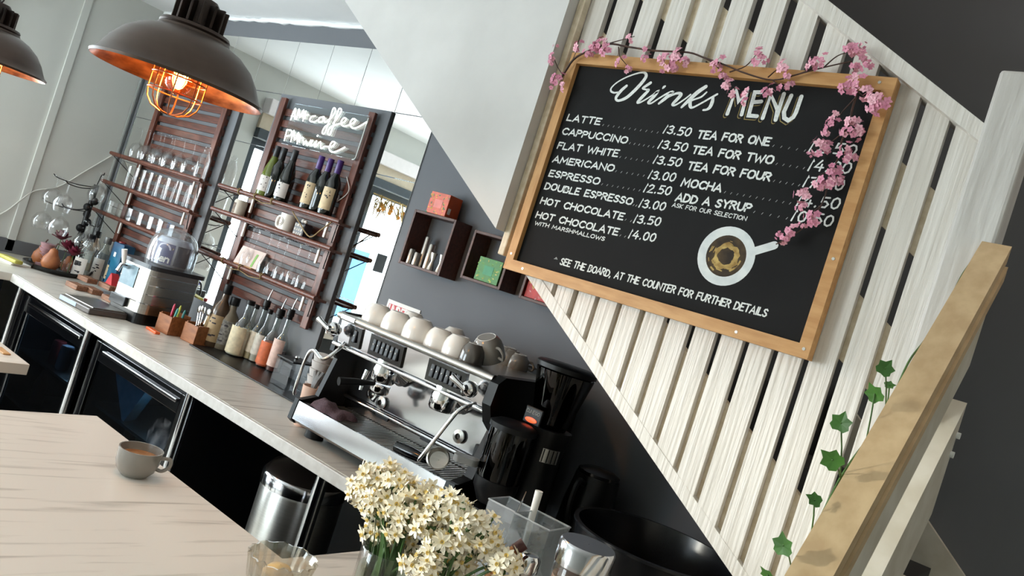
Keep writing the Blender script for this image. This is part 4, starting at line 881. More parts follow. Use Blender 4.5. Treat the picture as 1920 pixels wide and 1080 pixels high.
# gin bottles and friends
def simple_bottle(px, py, h, r, body, label, capm, labm=None, lz=None, grp='spirit bottles by the corner', nm='spirit_bottle', capr=.5, dz=0, art=None, y=None, art_n=6):
    l = on(px,py); l = (l[0],l[1],l[2]+dz)
    t = thing(nm, label, 'bottle', l, 0, grp)
    lathe_part('body',[(.001,0),(r*.94,0),(r,.005),(r,h*.55),(r*.85,h*.63),(r*.40,h*.74),(r*.36,h*.86),(.001,h*.86)],body,t,20)
    lathe_part('cap',[(r*capr*.95,h*.84),(r*capr,h*.85),(r*capr,h*.99),(.001,h)],capm,t,16)
    if labm:
        lm = obj('label', MB().lathe([(r*1.012,h*lz[0]),(r*1.012,h*lz[1])],16,a0=-PI/2-.9,a1=-PI/2+1.5), labm, t, rel=True)
        m = MB()
        for i in range(art_n):
            a = -PI/2+.3+rnd.uniform(-.5,.5); z = h*rnd.uniform(lz[0]+.05,lz[1]-.06); m.lathe([(r*1.025,z),(r*1.025,z+h*.022)],5,a0=a,a1=a+rnd.uniform(.15,.5))
        obj('label_print', m, mat('label_ink','#2a2630',.6,var=.1), lm, rel=True)
    return t
clear = glass('bottle_glass','#eef2f0',.85,.06,.8); labv = mat('white_label','#e4e0da',.6,var=.03)
t = simple_bottle(147,522,.26,.046,clear,'clear gin bottle with a white label and black badge, left of two',M_black,labv,(.06,.46)); m = MB().lathe([(.0480,.075),(.0480,.10)],8,a0=-PI/2+.0,a1=-PI/2+.9); obj('badge', m, M_black, t, rel=True)
simple_bottle(179,525,.26,.042,clear,'clear gin bottle with a tall white label, right of two',mat('silver_cap','#8d8f8e',.35,metal=.6),labv,(.04,.5))
simple_bottle(160,506,.25,.036,mat('pale_spirit','#cdb9a0',.15,var=.05),'peach tinted bottle behind the two white-label gin bottles',M_black,labv,(.2,.5))
t = thing('boxed_bottle','blue gift carton standing behind the gin bottles','box',(-4.44,2.272,CT),.05)
obj('carton', MB().box(-.055,.055,-.035,.035,0,.26,.003), mat('deep_blue_carton','#163a63',.4,scale=9,col2='#1f6d8d'), t, rel=True); obj('emblem', MB().box(-.02,.0,-.0362,-.0352,.18,.205), M_paper, t, rel=True)
simple_bottle(203,538,.27,.040,mat('dark_navy_bottle','#1b2740',.15,var=.1),'dark blue bottle with cream and red label beside the steel unit',mat('red_capsule','#8a2a2c',.4,var=.05),labc,(.16,.46))
# stacked wooden slabs
for i,((px,py),sz,rz,dz,lab) in enumerate((((142,541),(.11,.06),.1,0,'wooden slab at the left end of the slab stack under the gin bottles'),((172,549),(.11,.06),.05,0,'second wooden slab along the counter under the bottles'),((208,566),(.11,.06),0.,0,'wooden slab at the right front of the stack'),((160,537),(.10,.06),.1,.0262,'upper wooden slab at the left of the stack'),((200,551),(.12,.06),.05,.0262,'upper wooden slab at the right of the stack'))):
    l = on(px,py); o = obj('wooden_slab', MB().box(-sz[0]/2,sz[0]/2,-sz[1]/2,sz[1]/2,0,.026,.004), mat('rough_brown_wood','#94684d',.6,scale=20,stretch=(1,6,6),col2='#6c4834',bump=.2)); o.location = (l[0],l[1],CT+dz); o.rotation_euler = (0,0,rz); tag(o,lab,'wood','wooden slabs under the gin bottles')
l = on(207,553); o = obj('folded_napkin', MB().prism([(-.035,0),(.035,0),(.012,.05),(-.004,.062)],-.02,.02), M_red); o.location = (l[0]-.02,l[1],CT+.0525); tag(o,'red folded napkin on the wooden slabs beside the steel unit','napkin')
l = on(222,566); t = simple_bottle(222,566,.11,.017,mat('sauce_cream','#d9c9ae',.4,var=.05),'small cream sauce bottle with a red band at the left of the steel unit',M_red,M_red,(.3,.5),'sauce bottles','sauce_bottle',.6)
# steel beer dispenser with transparent dome
def rrect(hx,hy,r,n=6):
    o = []
    for cx,cy,a in ((hx-r,hy-r,0),(-hx+r,hy-r,PI/2),(-hx+r,-hy+r,PI),(hx-r,-hy+r,3*PI/2)):
        for i in range(n+1): o.append((cx+r*math.cos(a+PI/2*i/n),cy+r*math.sin(a+PI/2*i/n)))
    return o
t = thing('beer_dispenser','brushed steel countertop beer dispenser with a clear dome over a keg','dispenser',(-3.655,2.085,CT),.12)
HX,HY = .125,.145; rr = rrect(HX,HY,.045)
obj('base', MB().prism(rrect(HX+.003,HY+.004,.045),0,.05,'Z'), M_black, t, rel=True)
obj('body', MB().prism(rr,.0502,.262,'Z'), M_brush, t, rel=True)
m = MB()
for z in (.10,.145,.19,.235): m.prism(rrect(HX+.0012,HY+.0012,.045),z-.003,z+.001,'Z')
obj('band', m, M_steel, t, rel=True)
obj('top_lid', MB().prism(rrect(HX+.018,HY+.014,.05),.2622,.282,'Z'), mat('dark_steel_lid','#43464a',.35,metal=.5,var=.05), t, rel=True)
DC = (.015,.01,.2825)
lathe_part('dome',[(.112,.0),(.115,.07),(.110,.11),(.094,.148),(.066,.172),(.033,.184),(.001,.187)],M_hazy,t,36,c=DC)
obj('keg', MB().lathe([(0,.003),(.078,.003),(.086,.015),(.086,.115),(.07,.138),(0,.142)],28,DC), mat('keg_silver_blue','#b9bece',.3,metal=.3,var=.05), t, rel=True)
for a0,a1,mm in ((-PI/2-.1,-PI/2+1.0,mat('keg_label_navy','#2f3170',.4,var=.1)),(-PI/2+1.12,-PI/2+2.0,mat('keg_label_dark','#33364e',.4,var=.12)),(-PI/2-.9,-PI/2-.16,mat('keg_label_pale','#b8b4c8',.4,var=.1))):
    obj('keg_label', MB().lathe([(.0872,.014),(.0872,.112)],16,DC,a0=a0,a1=a1), mm, t, rel=True)
def cylF(r,cx,cy,cz,a0): return lambda u,v,d=0: (cx+(r-d)*math.cos(a0+u/r), cy+(r-d)*math.sin(a0+u/r), cz+v)
m = MB(); letters(m,'ken',(0,0),(.072,0),.034,cylF(.088,DC[0],DC[1],DC[2]+.022,-PI/2+.02),.0036,slant=.1,gap=.16); obj('keg_lettering', m, M_paper, t, rel=True)
m = MB(); q = [(.036+.03*math.cos(a),.062+.026*math.sin(a)) for a in [PI*.05+PI*.9*k/10 for k in range(11)]]; ribbon(m,q,.004,cylF(.088,DC[0],DC[1],DC[2]+.02,-PI/2+.02)); obj('keg_emblem', m, mat('emblem_pale','#cfcbe0',.5,var=.08), t, rel=True)
tb = obj('tap_bay', MB().box(-.085,.03,-HY-.004,-HY-.0002,.15,.25,.003), mat('tap_bay_blue','#7f9aa8',.2,var=.12), t, rel=True)
tp = obj('tap', MB().tube([(-.05,-HY-.003,.232),(-.05,-HY-.04,.236),(-.05,-HY-.05,.205)],.010,10), M_chrome, t, rel=True); obj('tap_handle', MB().tube([(-.05,-HY-.03,.245),(-.055,-HY-.045,.31)],[.009,.013],10), M_paper, tp, rel=True)
obj('indicator_panel', MB().box(-.10,.02,-HY-.016,-HY-.0002,.053,.098,.004), M_navy, t, rel=True)
t2 = thing('drip_tray_scale','flat steel scale with a pale edge lying in front of the beer dispenser','scale',(-3.70,1.835,CT),.10)
obj('body', MB().box(-.13,.13,-.09,.10,0,.028,.006), mat('dark_scale','#5a5553',.4,metal=.3,var=.05), t2, rel=True); obj('plate', MB().box(-.12,.12,-.07,.09,.0282,.034,.003), M_brush, t2, rel=True); obj('display', MB().box(-.12,.02,-.0915,-.0902,.006,.024), mat('pale_blue_display','#aebfd6',.3,var=.04), t2, rel=True)
# wooden caddies
def caddy(px, py, rz, label):
    l = on(px,py); t = thing('wooden_caddy', label, 'caddy', l, rz, 'wooden caddies on the counter'); m = MB(); s = .05
    obj('back', MB().box(-s,s,s-.008,s,0,.10,.002), M_pine2, t, rel=True); obj('front', MB().box(-s,s,-s,-s+.008,0,.085,.002), M_pine2, t, rel=True)
    for x in (-s,s-.008): obj('side', MB().box(x,x+.008,-s+.0082,s-.0082,0,.09,.002), M_pine2, t, rel=True)
    obj('bottom', MB().box(-s+.0082,s-.0082,-s+.0082,s-.0082,0,.008), M_pine2, t, rel=True); return t,l
M_pine2 = mat('orange_brown_wood','#9a5f35',.5,scale=14,stretch=(1,5,5),col2='#7b4826',bump=.05)
t,l = caddy(318,625,.1,'orange-brown wooden caddy holding pens and teal clips')
for i,(dx,dy,c,ln,lab) in enumerate(((-.02,-.01,'#d23a5c',.13,'pink pen standing in the pen caddy'),(-.005,.01,'#b9c04a',.13,'lime green pen standing in the pen caddy'),(.02,-.02,'#2c8f86',.12,'teal marker leaning in the pen caddy'),(.03,.01,'#1f7a78',.12,'dark teal marker leaning in the pen caddy'),(.01,.025,'#c9c4bc',.11,'white pen standing in the pen caddy'))):
    o = obj('pen', MB().tube([(0,0,0),(.01+.3*dx,.0,ln*.9),(.011+.3*dx,0,ln)],[.005,.006,.003],8), mat('pen_'+c[1:],c,.35,var=.05)); o.location = (l[0]+dx,l[1]+dy,CT+.009); tag(o,lab,'pen','pens in the wooden caddy')
t,l = caddy(366,643,.1,'wooden caddy crammed with spoons and wooden stirrers')
for i in range(5):
    dx,dy = rnd.uniform(-.03,.03),rnd.uniform(-.03,.03); o = obj('teaspoon', MB().tube([(0,0,0),(.02*dx/.03,dy*.3,.10),(.03*dx/.03,dy*.4,.13)],.0025,6).sphere((.032*dx/.03,dy*.42,.146),.014,10,6,(.9,.35,1.3)), M_chrome); o.location = (l[0]+dx*.8,l[1]+dy*.8,CT+.009); tag(o,'bright teaspoon standing handle-down in the spoon caddy','spoon','teaspoons in the wooden caddy')
for i in range(4):
    dx = -.03+.018*i; o = obj('coffee_stirrer', MB().box(-.004,.004,-.001,.001,0,.155,.0008,M=Matrix.Rotation(.12-.09*i,4,'Y')), mat('birch_stick','#c9ab7e',.6,var=.06)); o.location = (l[0]+dx,l[1]+.03,CT+.009); tag(o,'pale wooden stirrer fanned out at the back of the spoon caddy','stirrer','wooden stirrers in the caddy')
l = on(286,622); o = obj('orange_scraper', MB().box(-.05,.05,-.012,.012,0,.012,.003), M_orange); o.location = l; o.rotation_euler = (0,0,-.05); tag(o,'orange plastic scraper lying in front of the pen caddy','scraper')
# black bar mat with syrup and spirit bottles
a,b = at(352,648,Z=.92),at(578,768,Z=.92)
o = obj('bar_mat', MB().box(a.x-.02,b.x,2.075,2.345,.9203,.926,.002), M_black); tag(o,'long black rubber bar mat under the row of syrup bottles','mat')
def syrup(px, py, h, r, liquid, label, labcol, pourer=True, lz=(.15,.55)):
    l = on(px,py); t = thing('syrup_bottle', label, 'bottle', (l[0],min(l[1],2.30),.9262), 0, 'syrup bottles on the bar mat')
    lathe_part('glass',[(.001,0),(r*.95,0),(r,.006),(r,h*.52),(r*.8,h*.60),(r*.36,h*.72),(r*.33,h),(r*.30,h)],clear,t,20)
    lathe_part('liquid',[(.001,.006),(r*.9,.006),(r*.9,h*liquid[1]),(.001,h*liquid[1])],mat('syrup_'+liquid[0],'#'+liquid[0],.3,var=.06),t,18)
    if labcol:
        lathe_part('label',[(r*1.012,h*lz[0]),(r*1.012,h*lz[1])],mat('lab_'+labcol,'#'+labcol,.6,scale=45,var=.12),t,16,a0=-PI/2-.6,a1=-PI/2+1.4)
    if pourer:
        lathe_part('pourer_collar',[(.001,h*.985),(r*.42,h*.985),(r*.42,h*1.04),(r*.52,h*1.05),(r*.48,h*1.17),(.001,h*1.18)],M_black,t,14)
        obj('spout', MB().tube([(0,0,h*1.16),(.004,0,h*1.28),(.012,0,h*1.40)],[.005,.0042,.003],8), M_chrome, t, rel=True)
    else: lathe_part('cap',[(.001,h*.97),(r*.42,h*.97),(r*.42,h*1.05),(.001,h*1.06)],M_black,t,14)
    return t
l = on(393,655); t = simple_bottle(393,650,.30,.042,mat('brown_bottle','#4a3a2c',.2,var=.1),'tall dark bottle with a long black neck at the left of the syrup row',M_black,mat('kraft_label','#a68f6c',.6,var=.08),(.08,.5),'syrup bottles on the bar mat','spirit_bottle',dz=.006)
simple_bottle(412,655,.25,.045,mat('olive_grey_bottle','#7c7565',.2,var=.1),'squat olive-grey bottle beside the tall dark bottle',M_black,mat('grey_print_label','#8f8d88',.6,scale=90,col2='#5b5a57'),(.1,.55),'syrup bottles on the bar mat','spirit_bottle',dz=.006)
syrup(438,668,.25,.047,('e4d9bd',.5),'bottle with broad cream label and black cap, left of the pourers','dccfae',False,(.05,.55))
syrup(466,676,.245,.034,('c9b48a',.35),'slim syrup bottle with cream label and metal pourer, first of the pourers','e2d6c0')
syrup(494,690,.235,.041,('c8562e',.5),'orange syrup bottle with metal pourer','d46a3c',True,(.06,.5))
syrup(519,700,.25,.034,('5a2622',.4),'syrup bottle with red and white label and metal pourer','d8b9ae',True,(.1,.6))
syrup(480,672,.235,.031,('d8d2c4',.5),'pale syrup bottle standing behind the orange one','d9d4c8',False); syrup(528,688,.24,.031,('d6cfc0',.45),'pale syrup bottle at the back right of the syrup row','dcd6ca',False)
l = on(548,730); t = thing('acrylic_box','clear acrylic box with a black lid at the right end of the bar mat','box',(l[0],2.20,.9262))
obj('walls', MB().box(-.055,.055,-.055,.055,.0,.115,.002), M_glass2, t, rel=True); obj('lid', MB().box(-.058,.058,-.058,.058,.1152,.123,.002), M_black, t, rel=True); obj('lid_knob', MB().sphere((0,0,.131),.009,10,6), M_chrome, t, rel=True)

# ================================================================== espresso machine
em = thing('espresso_machine','polished two-group espresso machine with black side panels on the back counter','coffee machine',(-1.73,2.05,CT))
X0,X1 = -2.10,-1.345
def yz(poly, x0, x1, mb=None): return (mb or MB()).prism(poly,x0,x1,'X')
obj('drip_front', yz([(1.785,.968),(1.80,.957),(1.86,.955),(1.86,1.022),(1.792,1.030)],X0+.02,X1-.035), M_steel, em)
for xx in (X0,X1-.034): obj('tray_end', yz([(1.782,.965),(1.80,.952),(2.30,.952),(2.30,1.03),(1.79,1.035)],xx,xx+.0195 if xx == X0 else xx+.034), M_black, em)
obj('base', MB().box(X0+.021,X1-.036,1.862,2.30,.955,1.012), M_black, em)
for x in (X0+.07,X1-.09):
    for y in (1.86,2.24): obj('foot', MB().lathe([(.001,0),(.033,0),(.033,.03),(.028,.0345),(.001,.0345)],20,(x,y,CT)), M_black, em)
m = MB()
for i in range(46): x = X0+.035+i*.0148; m.box(x,x+.0045,1.80,1.985,1.024,1.029)
for y in (1.80,1.86,1.92,1.978): m.box(X0+.025,X1-.04,y,y+.006,1.0195,1.0239)
obj('drip_grille', m, M_brush, em)
obj('tray_pan', MB().box(X0+.023,X1-.038,1.863,1.985,1.0125,1.017), mat('tray_dark','#3b3936',.3,metal=.5,var=.1), em)
obj('backsplash', MB().box(X0+.02,X1-.036,1.992,2.0,1.0122,1.245), M_steel, em)
obj('drip_ledge', MB().tube([(X0+.03,1.978,1.068),(X1-.045,1.978,1.068)],.009,10), M_steel, em)
for x in (-1.86,-1.64): obj('slot', MB().box(x-.03,x+.03,1.966,1.972,1.056,1.066), M_black, em)
# head: steel band with keypads between two rails
obj('head_body', MB().box(X0+.02,X1-.036,1.885,2.30,1.2455,1.335,.004), M_black, em)
obj('head_front', yz([(1.872,1.252),(1.8845,1.25),(1.8845,1.332),(1.862,1.332)],X0+.02,X1-.036), M_steel, em)
obj('lower_rail', MB().tube([(X0+.01,1.868,1.243),(X1-.036,1.868,1.243)],.0075,10), M_chrome, em)
obj('upper_rail', MB().tube([(X0+.005,1.86,1.342),(X1-.034,1.86,1.342)],.0125,12), M_brush, em)
obj('badge', MB().box(X0+.03,X0+.10,1.845,1.8475,1.335,1.35,.001), M_chrome, em)
obj('cup_deck', MB().box(X0+.0,X1-.036,1.865,2.30,1.336,1.352,.003), M_brush, em)
m = MB().tube([(X0+.01,2.29,1.372),(X1-.04,2.29,1.372)],.005,8)
for i in range(5): x = X0+.03+i*.165; m.cyl((x,2.29,1.352),(x,2.29,1.372),.004,n=8)
obj('deck_rail', m, M_chrome, em)
for x0,n_ in ((X0+.085,1),(X0+.185,6),(X0+.46,6)):
    kw = .032+.0215*n_
    kp = obj('keypad', yz([(1.864,1.258),(1.872,1.257),(1.865,1.326),(1.856,1.326)],x0,x0+kw), M_blackg, em)
    m = MB()
    for i in range(n_):
        xc = x0+.016+.0215*(i+.5); m.box(xc-.008,xc+.008,1.8535,1.8615,1.272,1.314,.003)
    obj('button', m, mat('button_dark','#2a2d31',.3,var=.1), kp)
    m = MB()
    for i in range(n_):
        xc = x0+.016+.0215*(i+.5); m.sphere((xc,1.8535,1.296),.0032,8,5)
    obj('button_icon', m, mat('icon_white','#d8dce0',.5,var=.05), kp)
# steam taps and wands
for s,x in ((-1,X0+.035),(1,X1-.085)):
    kn = obj('steam_tap', MB().lathe([(.001,-.006),(.016,-.004),(.024,.006),(.026,.02),(.022,.032),(.012,.038),(.009,.05),(.001,.052)],24,M=Matrix.Translation((x,1.845,1.292)) @ Matrix.Rotation(PI/2,4,'X')), M_chrome, em)
    obj('tap_lever', MB().tube([(x,1.80,1.292),(x-.03*1,1.79,1.305),(x-.045,1.79,1.31)],[.008,.009,.011],10), M_chrome, kn)
obj('steam_wand', MB().tube(smooth2([(X0+.05,1.88,1.26),(X0+.075,1.84,1.235),(X0+.06,1.80,1.19),(X0+.01,1.79,1.205),(X0-.012,1.79,1.16),(X0-.016,1.79,1.06),(X0-.014,1.795,1.04)]),.0062,10), M_chrome, em)
obj('steam_wand', MB().tube(smooth2([(X1-.085,1.87,1.25),(X1-.10,1.835,1.225),(X1-.11,1.82,1.19),(X1-.155,1.80,1.06),(X1-.16,1.80,1.045)]),[.0062]*24+[.005],10), M_chrome, em)
# group heads
for gx in (X0+.255,X0+.53):
    gh = obj('group_head', MB().lathe([(.001,.05),(.036,.05),(.038,.03),(.042,.012),(.042,-.022),(.036,-.03),(.001,-.03)],28,(gx,1.90,1.213)), M_chrome, em)
    obj('group_neck', MB().cyl((gx,1.92,1.235),(gx,1.99,1.205),.03,n=18), M_chrome, gh)
pf = obj('locked_filter', MB().lathe([(.001,-.035),(.012,-.033),(.028,-.026),(.034,-.018),(.034,.004),(.001,.004)],24,(X0+.255,1.90,1.172)), M_chrome, em)
obj('filter_spout', MB().tube([(X0+.255,1.90,1.142),(X0+.255,1.885,1.118)],.009,8), M_chrome, pf); obj('filter_handle', MB().tube([(X0+.255,1.87,1.176),(X0+.235,1.80,1.168),(X0+.22,1.75,1.16)],[.008,.013,.014],12), M_black, pf)
m = MB().tube([(X0+.13,1.945,1.19),(X0+.13,1.938,1.15),(X0+.135,1.935,1.12)],[.01,.008,.006],10); m.lathe([(.012,-.004),(.019,-.003),(.021,.003),(.012,.006)],20,M=Matrix.Translation((X0+.14,1.985,1.115)) @ Matrix.Rotation(PI/2,4,'X')); obj('water_spout', m, M_chrome, em)
for q in ((X0+.20,1.985,1.10),(X1-.19,1.985,1.115)): obj('gauge', MB().lathe([(.010,-.004),(.020,-.003),(.022,.004),(.010,.008)],20,M=Matrix.Translation(q) @ Matrix.Rotation(PI/2,4,'X')), M_brush, em)
# black side panels
SIDE = [(1.80,.954),(1.79,1.03),(1.86,1.05),(1.90,1.19),(1.865,1.215),(1.835,1.27),(1.84,1.335),(1.87,1.357),(2.28,1.365),(2.31,1.33),(2.31,.954)]
obj('side_panel', yz(SIDE,X1-.033,X1), M_black, em); obj('side_panel', yz([(max(y,1.87) if z > 1.04 else y,z) for y,z in SIDE],X0-.002,X0+.0185), M_black, em)
# loose portafilter lying on the tray, cloth
t = thing('portafilter','loose portafilter with black handle lying on the drip tray of the espresso machine','portafilter',(-1.50,1.84,1.0292))
Mx = Matrix.Translation((-1.462,1.83,1.066)) @ Vector((.50,-.80,.42)).to_track_quat('Z','Y').to_matrix().to_4x4()
obj('basket', MB().lathe([(.022,-.02),(.030,-.018),(.033,.0),(.035,.012),(.031,.014),(.029,.0),(.0265,-.014),(.001,-.016)],28,M=Mx), M_brush, t)
obj('handle', MB().tube([(-1.493,1.82,1.052),(-1.52,1.813,1.050),(-1.56,1.808,1.049),(-1.61,1.803,1.048)],[.011,.016,.018,.016],14), M_blackg, t)
t = thing('tamper','black handled tool standing against the splashback at the right of the machine','tamper',(-1.42,1.95,1.03)); obj('handle', MB().box(-.014,.014,-.01,.01,.02,.10,.005), M_black, t, rel=True); obj('shank', MB().tube([(0,0,0),(0,0,.02)],.012,12), M_chrome, t, rel=True)
cl = MB(); nu,nv = 18,12; v = []
for j in range(nv+1):
    for i in range(nu+1):
        u,w_ = i/nu,j/nv; edge = min(1,min(u,1-u,w_,1-w_)*5)**.5; v.append((-2.045+.155*u+.008*math.sin(w_*9), 1.80+.10*w_+.006*math.sin(u*11), 1.0300+edge*(.024+.009*math.sin(u*5+w_*2)+.006*math.sin(w_*7-u*3)+.003*math.sin(u*17))))
cl.add(v,[(j*(nu+1)+i,j*(nu+1)+i+1,(j+1)*(nu+1)+i+1,(j+1)*(nu+1)+i) for j in range(nv) for i in range(nu)],0,True)
o = obj('cleaning_cloth', cl, mat('plum_cloth','#5b474e',.9,scale=200,col2='#47363d',bump=.3)); tag(o,'crumpled plum cloth on the left of the drip tray','cloth')
# cups on top of the machine
def cup(loc, label, m, r=.046, h=.062, rz=0, group='cups on top of the espresso machine', flip=True, tilt=None):
    t = thing('coffee_cup', label, 'cup', loc, rz, group)
    prof = [(.001,.0),(r*.58,0),(r*.70,.006),(r*.86,h*.24),(r*.965,h*.5),(r*.995,h*.8),(r,h),(r*.94,h),(r*.93,h*.8),(r*.89,h*.5),(r*.78,h*.26),(r*.5,.012),(.001,.010)]
    Mx = (Matrix.Translation((0,0,h)) @ Matrix.Rotation(PI,4,'X')) if flip else Matrix()
    obj('bowl', MB().lathe(prof,28,M=Mx), m, t, rel=True)
    hd = MB().tube(smooth2([(r*.93,0,h*.78),(r*1.35,0,h*.80),(r*1.42,0,h*.55),(r*1.15,0,h*.33),(r*.82,0,h*.36)]),.0045,8); hd.xf(Mx); obj('handle', hd, m, t, rel=True)
    fr_ = MB().tube([(r*.55*math.cos(2*PI*k/28),r*.55*math.sin(2*PI*k/28),0.001) for k in range(28)],.0018,6,closed=True).xf(Mx); obj('foot_ring', fr_, M_cup, t, rel=True)
    if tilt: t.rotation_euler = tilt
    return t
DZ = 1.3522
for px,py,lab,m,r,h,rz,*tl in ((706,597,'white cup upside down at the far left of the machine top',M_cup,.050,.066,2.2),(742,612,'white cup upside down, second from the left on the machine top',M_cup,.050,.066,1.2),(781,633,'white cup upside down at the front middle of the machine top',M_cup,.052,.072,.3),
      (773,603,'white cup half hidden behind the front middle cup',M_cup,.046,.062,1.8),(824,637,'white cup behind and right of the front middle cup',M_cup,.047,.064,1.0),(857,655,'white cup upside down beside the dark grey cup',M_cup,.047,.066,2.5),(850,632,'white cup at the back of the machine top, above the right-hand white cup',M_cup,.044,.06,2.0),
      (885,668,'glossy dark grey cup, front one beside the white cups',M_gdark,.040,.060,-2.6),(919,668,'large grey cup upside down with a white foot ring near the right end',M_gcup,.052,.074,-.2,(.55,0,-.2)),(916,645,'grey cup behind the large grey cup',M_gcup,.045,.06,.8),(950,668,'grey cup at the right end of the machine top, front one',M_gcup,.044,.06,.2),(962,655,'grey cup at the right end of the machine top, behind',M_gcup,.042,.056,1.1),(976,668,'smallest grey cup at the right corner of the machine top',M_gcup,.038,.052,.6)):
    p = at(px,py,Z=DZ+h*.45); y = min(max(p.y,1.92),2.235); k = y/p.y; cup((p.x*k,y,DZ+(.026 if tl else 0)),lab,m,r,h,rz,tilt=tl[0] if tl else None)
# paper cup tower and the heart cup left of the machine
p = at(592,705,Y=1.93); t = thing('paper_cup_stack','tall pale grey stack of takeaway cups left of the espresso machine','cups',(p.x-.02,1.96,CT))
m = MB()
m.lathe([(.001,0),(.030,0)],24)
for k in range(9): m.lathe([(.030+.0005*k,.028*k),(.038+.0003*k,.028*k+.024),(.0405,.028*k+.027),(.031,.028*k+.0275)],24)
m.lathe([(.030,.252),(.001,.252)],24); obj('cups', m, mat('pale_grey_card','#c4bfbc',.6,var=.04), t, rel=True)
p = at(622,718,Y=1.86); t = thing('heart_cup','peach takeaway cup with a small black heart between the cup stack and the machine','cup',(-2.155,1.90,CT))
lathe_part('cup',[(.001,0),(.026,0),(.037,.145),(.034,.145),(.025,.008),(.001,.006)],mat('peach_card','#d9b49f',.6,var=.04),t,24)
m = MB(); hp = [(0,-.010),(.009,.0),(.0085,.006),(.004,.008),(0,.004),(-.004,.008),(-.0085,.006),(-.009,.0)]
m.add([((.0352)*math.cos(-.75+u/.035),(.0352)*math.sin(-.75+u/.035),.10+v_) for u,v_ in hp],[tuple(range(8))]); obj('heart', m, M_black, t, rel=True)
m = MB(); 
for k in range(3): m.tube(smooth2([(0,0,.13),(.006*k-.006,.005,.17),(.014*k-.016,.012*k,.205)]),[.008,.012,.010]+[.01]*10,8) if False else m.tube([(0,0,.13),(.006*k-.006,.005,.17),(.014*k-.016,.008*k,.20)],[.008,.012,.007],8)
obj('crumpled_bag', m, mat('grey_film','#8d8a88',.4,var=.2), t, rel=True)
o = obj('menu_sheet', MB().box(-2.30,-2.13,2.18,2.183,1.14,1.36,M=None), M_paper); tag(o,'white sheet standing behind the left end of the espresso machine','sheet')

# ------------------------------------------------------------------ grinder, kettle, tub
gx,gy = -1.235,1.97
t = thing('coffee_grinder','tall black doser coffee grinder right of the espresso machine','grinder',(gx,gy,CT))
obj('base', MB().prism(rrect(.085,.12,.03),0,.05,'Z'), M_black, t, rel=True)
obj('body', MB().lathe([(.001,.05),(.07,.05),(.066,.12),(.062,.24),(.066,.285),(.072,.315),(.072,.335),(.001,.335)],32,(0,.02,0)), M_black, t, rel=True)
obj('hopper', MB().lathe([(.05,.3352),(.055,.35),(.088,.50),(.086,.50),(.053,.352),(.048,.3375)],36,(0,.02,0)), M_smoke, t, rel=True)
obj('hopper_lid', MB().lathe([(.001,.505),(.091,.505),(.092,.518),(.085,.524),(.001,.526)],36,(0,.02,0)), M_black, t, rel=True)
obj('coffee_beans', MB().lathe([(.001,.338),(.05,.338),(.06,.375),(.04,.382),(.001,.385)],24,(0,.02,0)), mat('roast_beans','#2e1d14',.4,scale=90,col2='#1a100b',bump=.5), t, rel=True)
obj('vent_grille', MB().lathe([(.0672,.245),(.0672,.285)],8,(0,.02,0),a0=-.95,a1=-.1), M_brush, t, rel=True)
m = MB()
for k in range(4): m.lathe([(.0682,.246),(.0682,.284)],1,(0,.02,0),a0=-.90+.21*k,a1=-.85+.21*k)
obj('vent_slot', m, M_black, t, rel=True)
ds = obj('doser', MB().lathe([(.001,.17),(.062,.17),(.064,.18),(.064,.31),(.001,.31)],32,(-.02,-.12,0)), M_smoke, t, rel=True)
obj('doser_core', MB().lathe([(.001,.171),(.045,.171),(.045,.306),(.001,.306)],24,(-.02,-.12,0)), M_blackg, t, rel=True)
obj('doser_lid', MB().lathe([(.001,.3105),(.069,.3105),(.07,.325),(.05,.335),(.001,.338)],32,(-.02,-.12,0)), M_black, t, rel=True)
obj('doser_base', MB().lathe([(.001,.10),(.04,.10),(.062,.14),(.064,.1695),(.001,.1695)],32,(-.02,-.12,0)), M_black, t, rel=True)
obj('doser_lever', MB().prism(rrect(.036,.024,.018),.187,.205,'Z').xf(Matrix.Translation((-.092,-.19,0)) @ Matrix.Rotation(.5,4,'Z')), mat('lever_grey','#7e7f7d',.3,var=.05), t, rel=True)
obj('fork', MB().box(-.06,.0,-.17,-.09,.075,.085,.003), M_black, t, rel=True)
# display strip with the glowing orange light
dm = MB().lathe([(.0685,.338),(.0685,.362)],10,(0,.02,0),a0=-2.1,a1=-1.25); obj('display', mb=MB().box(-.042,.02,-.062,-.055,.335,.385,.006), mats=M_black, parent=t, rel=True)
obj('display_light', MB().lathe([(.001,0),(.012,0),(.012,.0015),(.001,.002)],20,M=Matrix.Translation((-.012,-.0622,.348)) @ Matrix.Rotation(PI/2,4,'X') @ Matrix.Diagonal((1.7,.6,1,1))), mat('orange_display_light','#ff5a2a',.4,emit='#ff4a1a',estr=1.6), t, rel=True)
m = MB(); letters(m,'CUNEGO',(-.036,.366),(.010,.366),.0095,lambda u,v,d=0: (u,-.0628+d,v),.0008,slant=.1); obj('brand_lettering', m, mat('dim_print','#9a9892',.6,var=.05), t, rel=True)
kx = at(1105,945,Y=2.2); t = thing('black_kettle','matt black tall jug kettle on the counter against the dark wall','kettle',(kx.x,2.2,CT))
lathe_part('body',[(.001,0),(.085,0),(.088,.01),(.080,.13),(.068,.225),(.001,.225)],M_black,t,32); lathe_part('lid',[(.066,.2252),(.066,.235),(.045,.245),(.001,.248)],M_blackg,t,28)
obj('handle', MB().tube(smooth2([(.0,-.07,.20),(.0,-.115,.205),(.0,-.12,.13),(.0,-.083,.05)]),.010,8), M_black, t, rel=True); obj('water_window', MB().box(.02,.035,-.0835,-.079,.06,.14,.002), mat('dull_window','#3d3a33',.4,var=.1), t, rel=True)
t = thing('plastic_tub','large smoked plastic tub on the counter below the stairs','tub',(-.80,1.96,CT)); m = MB()
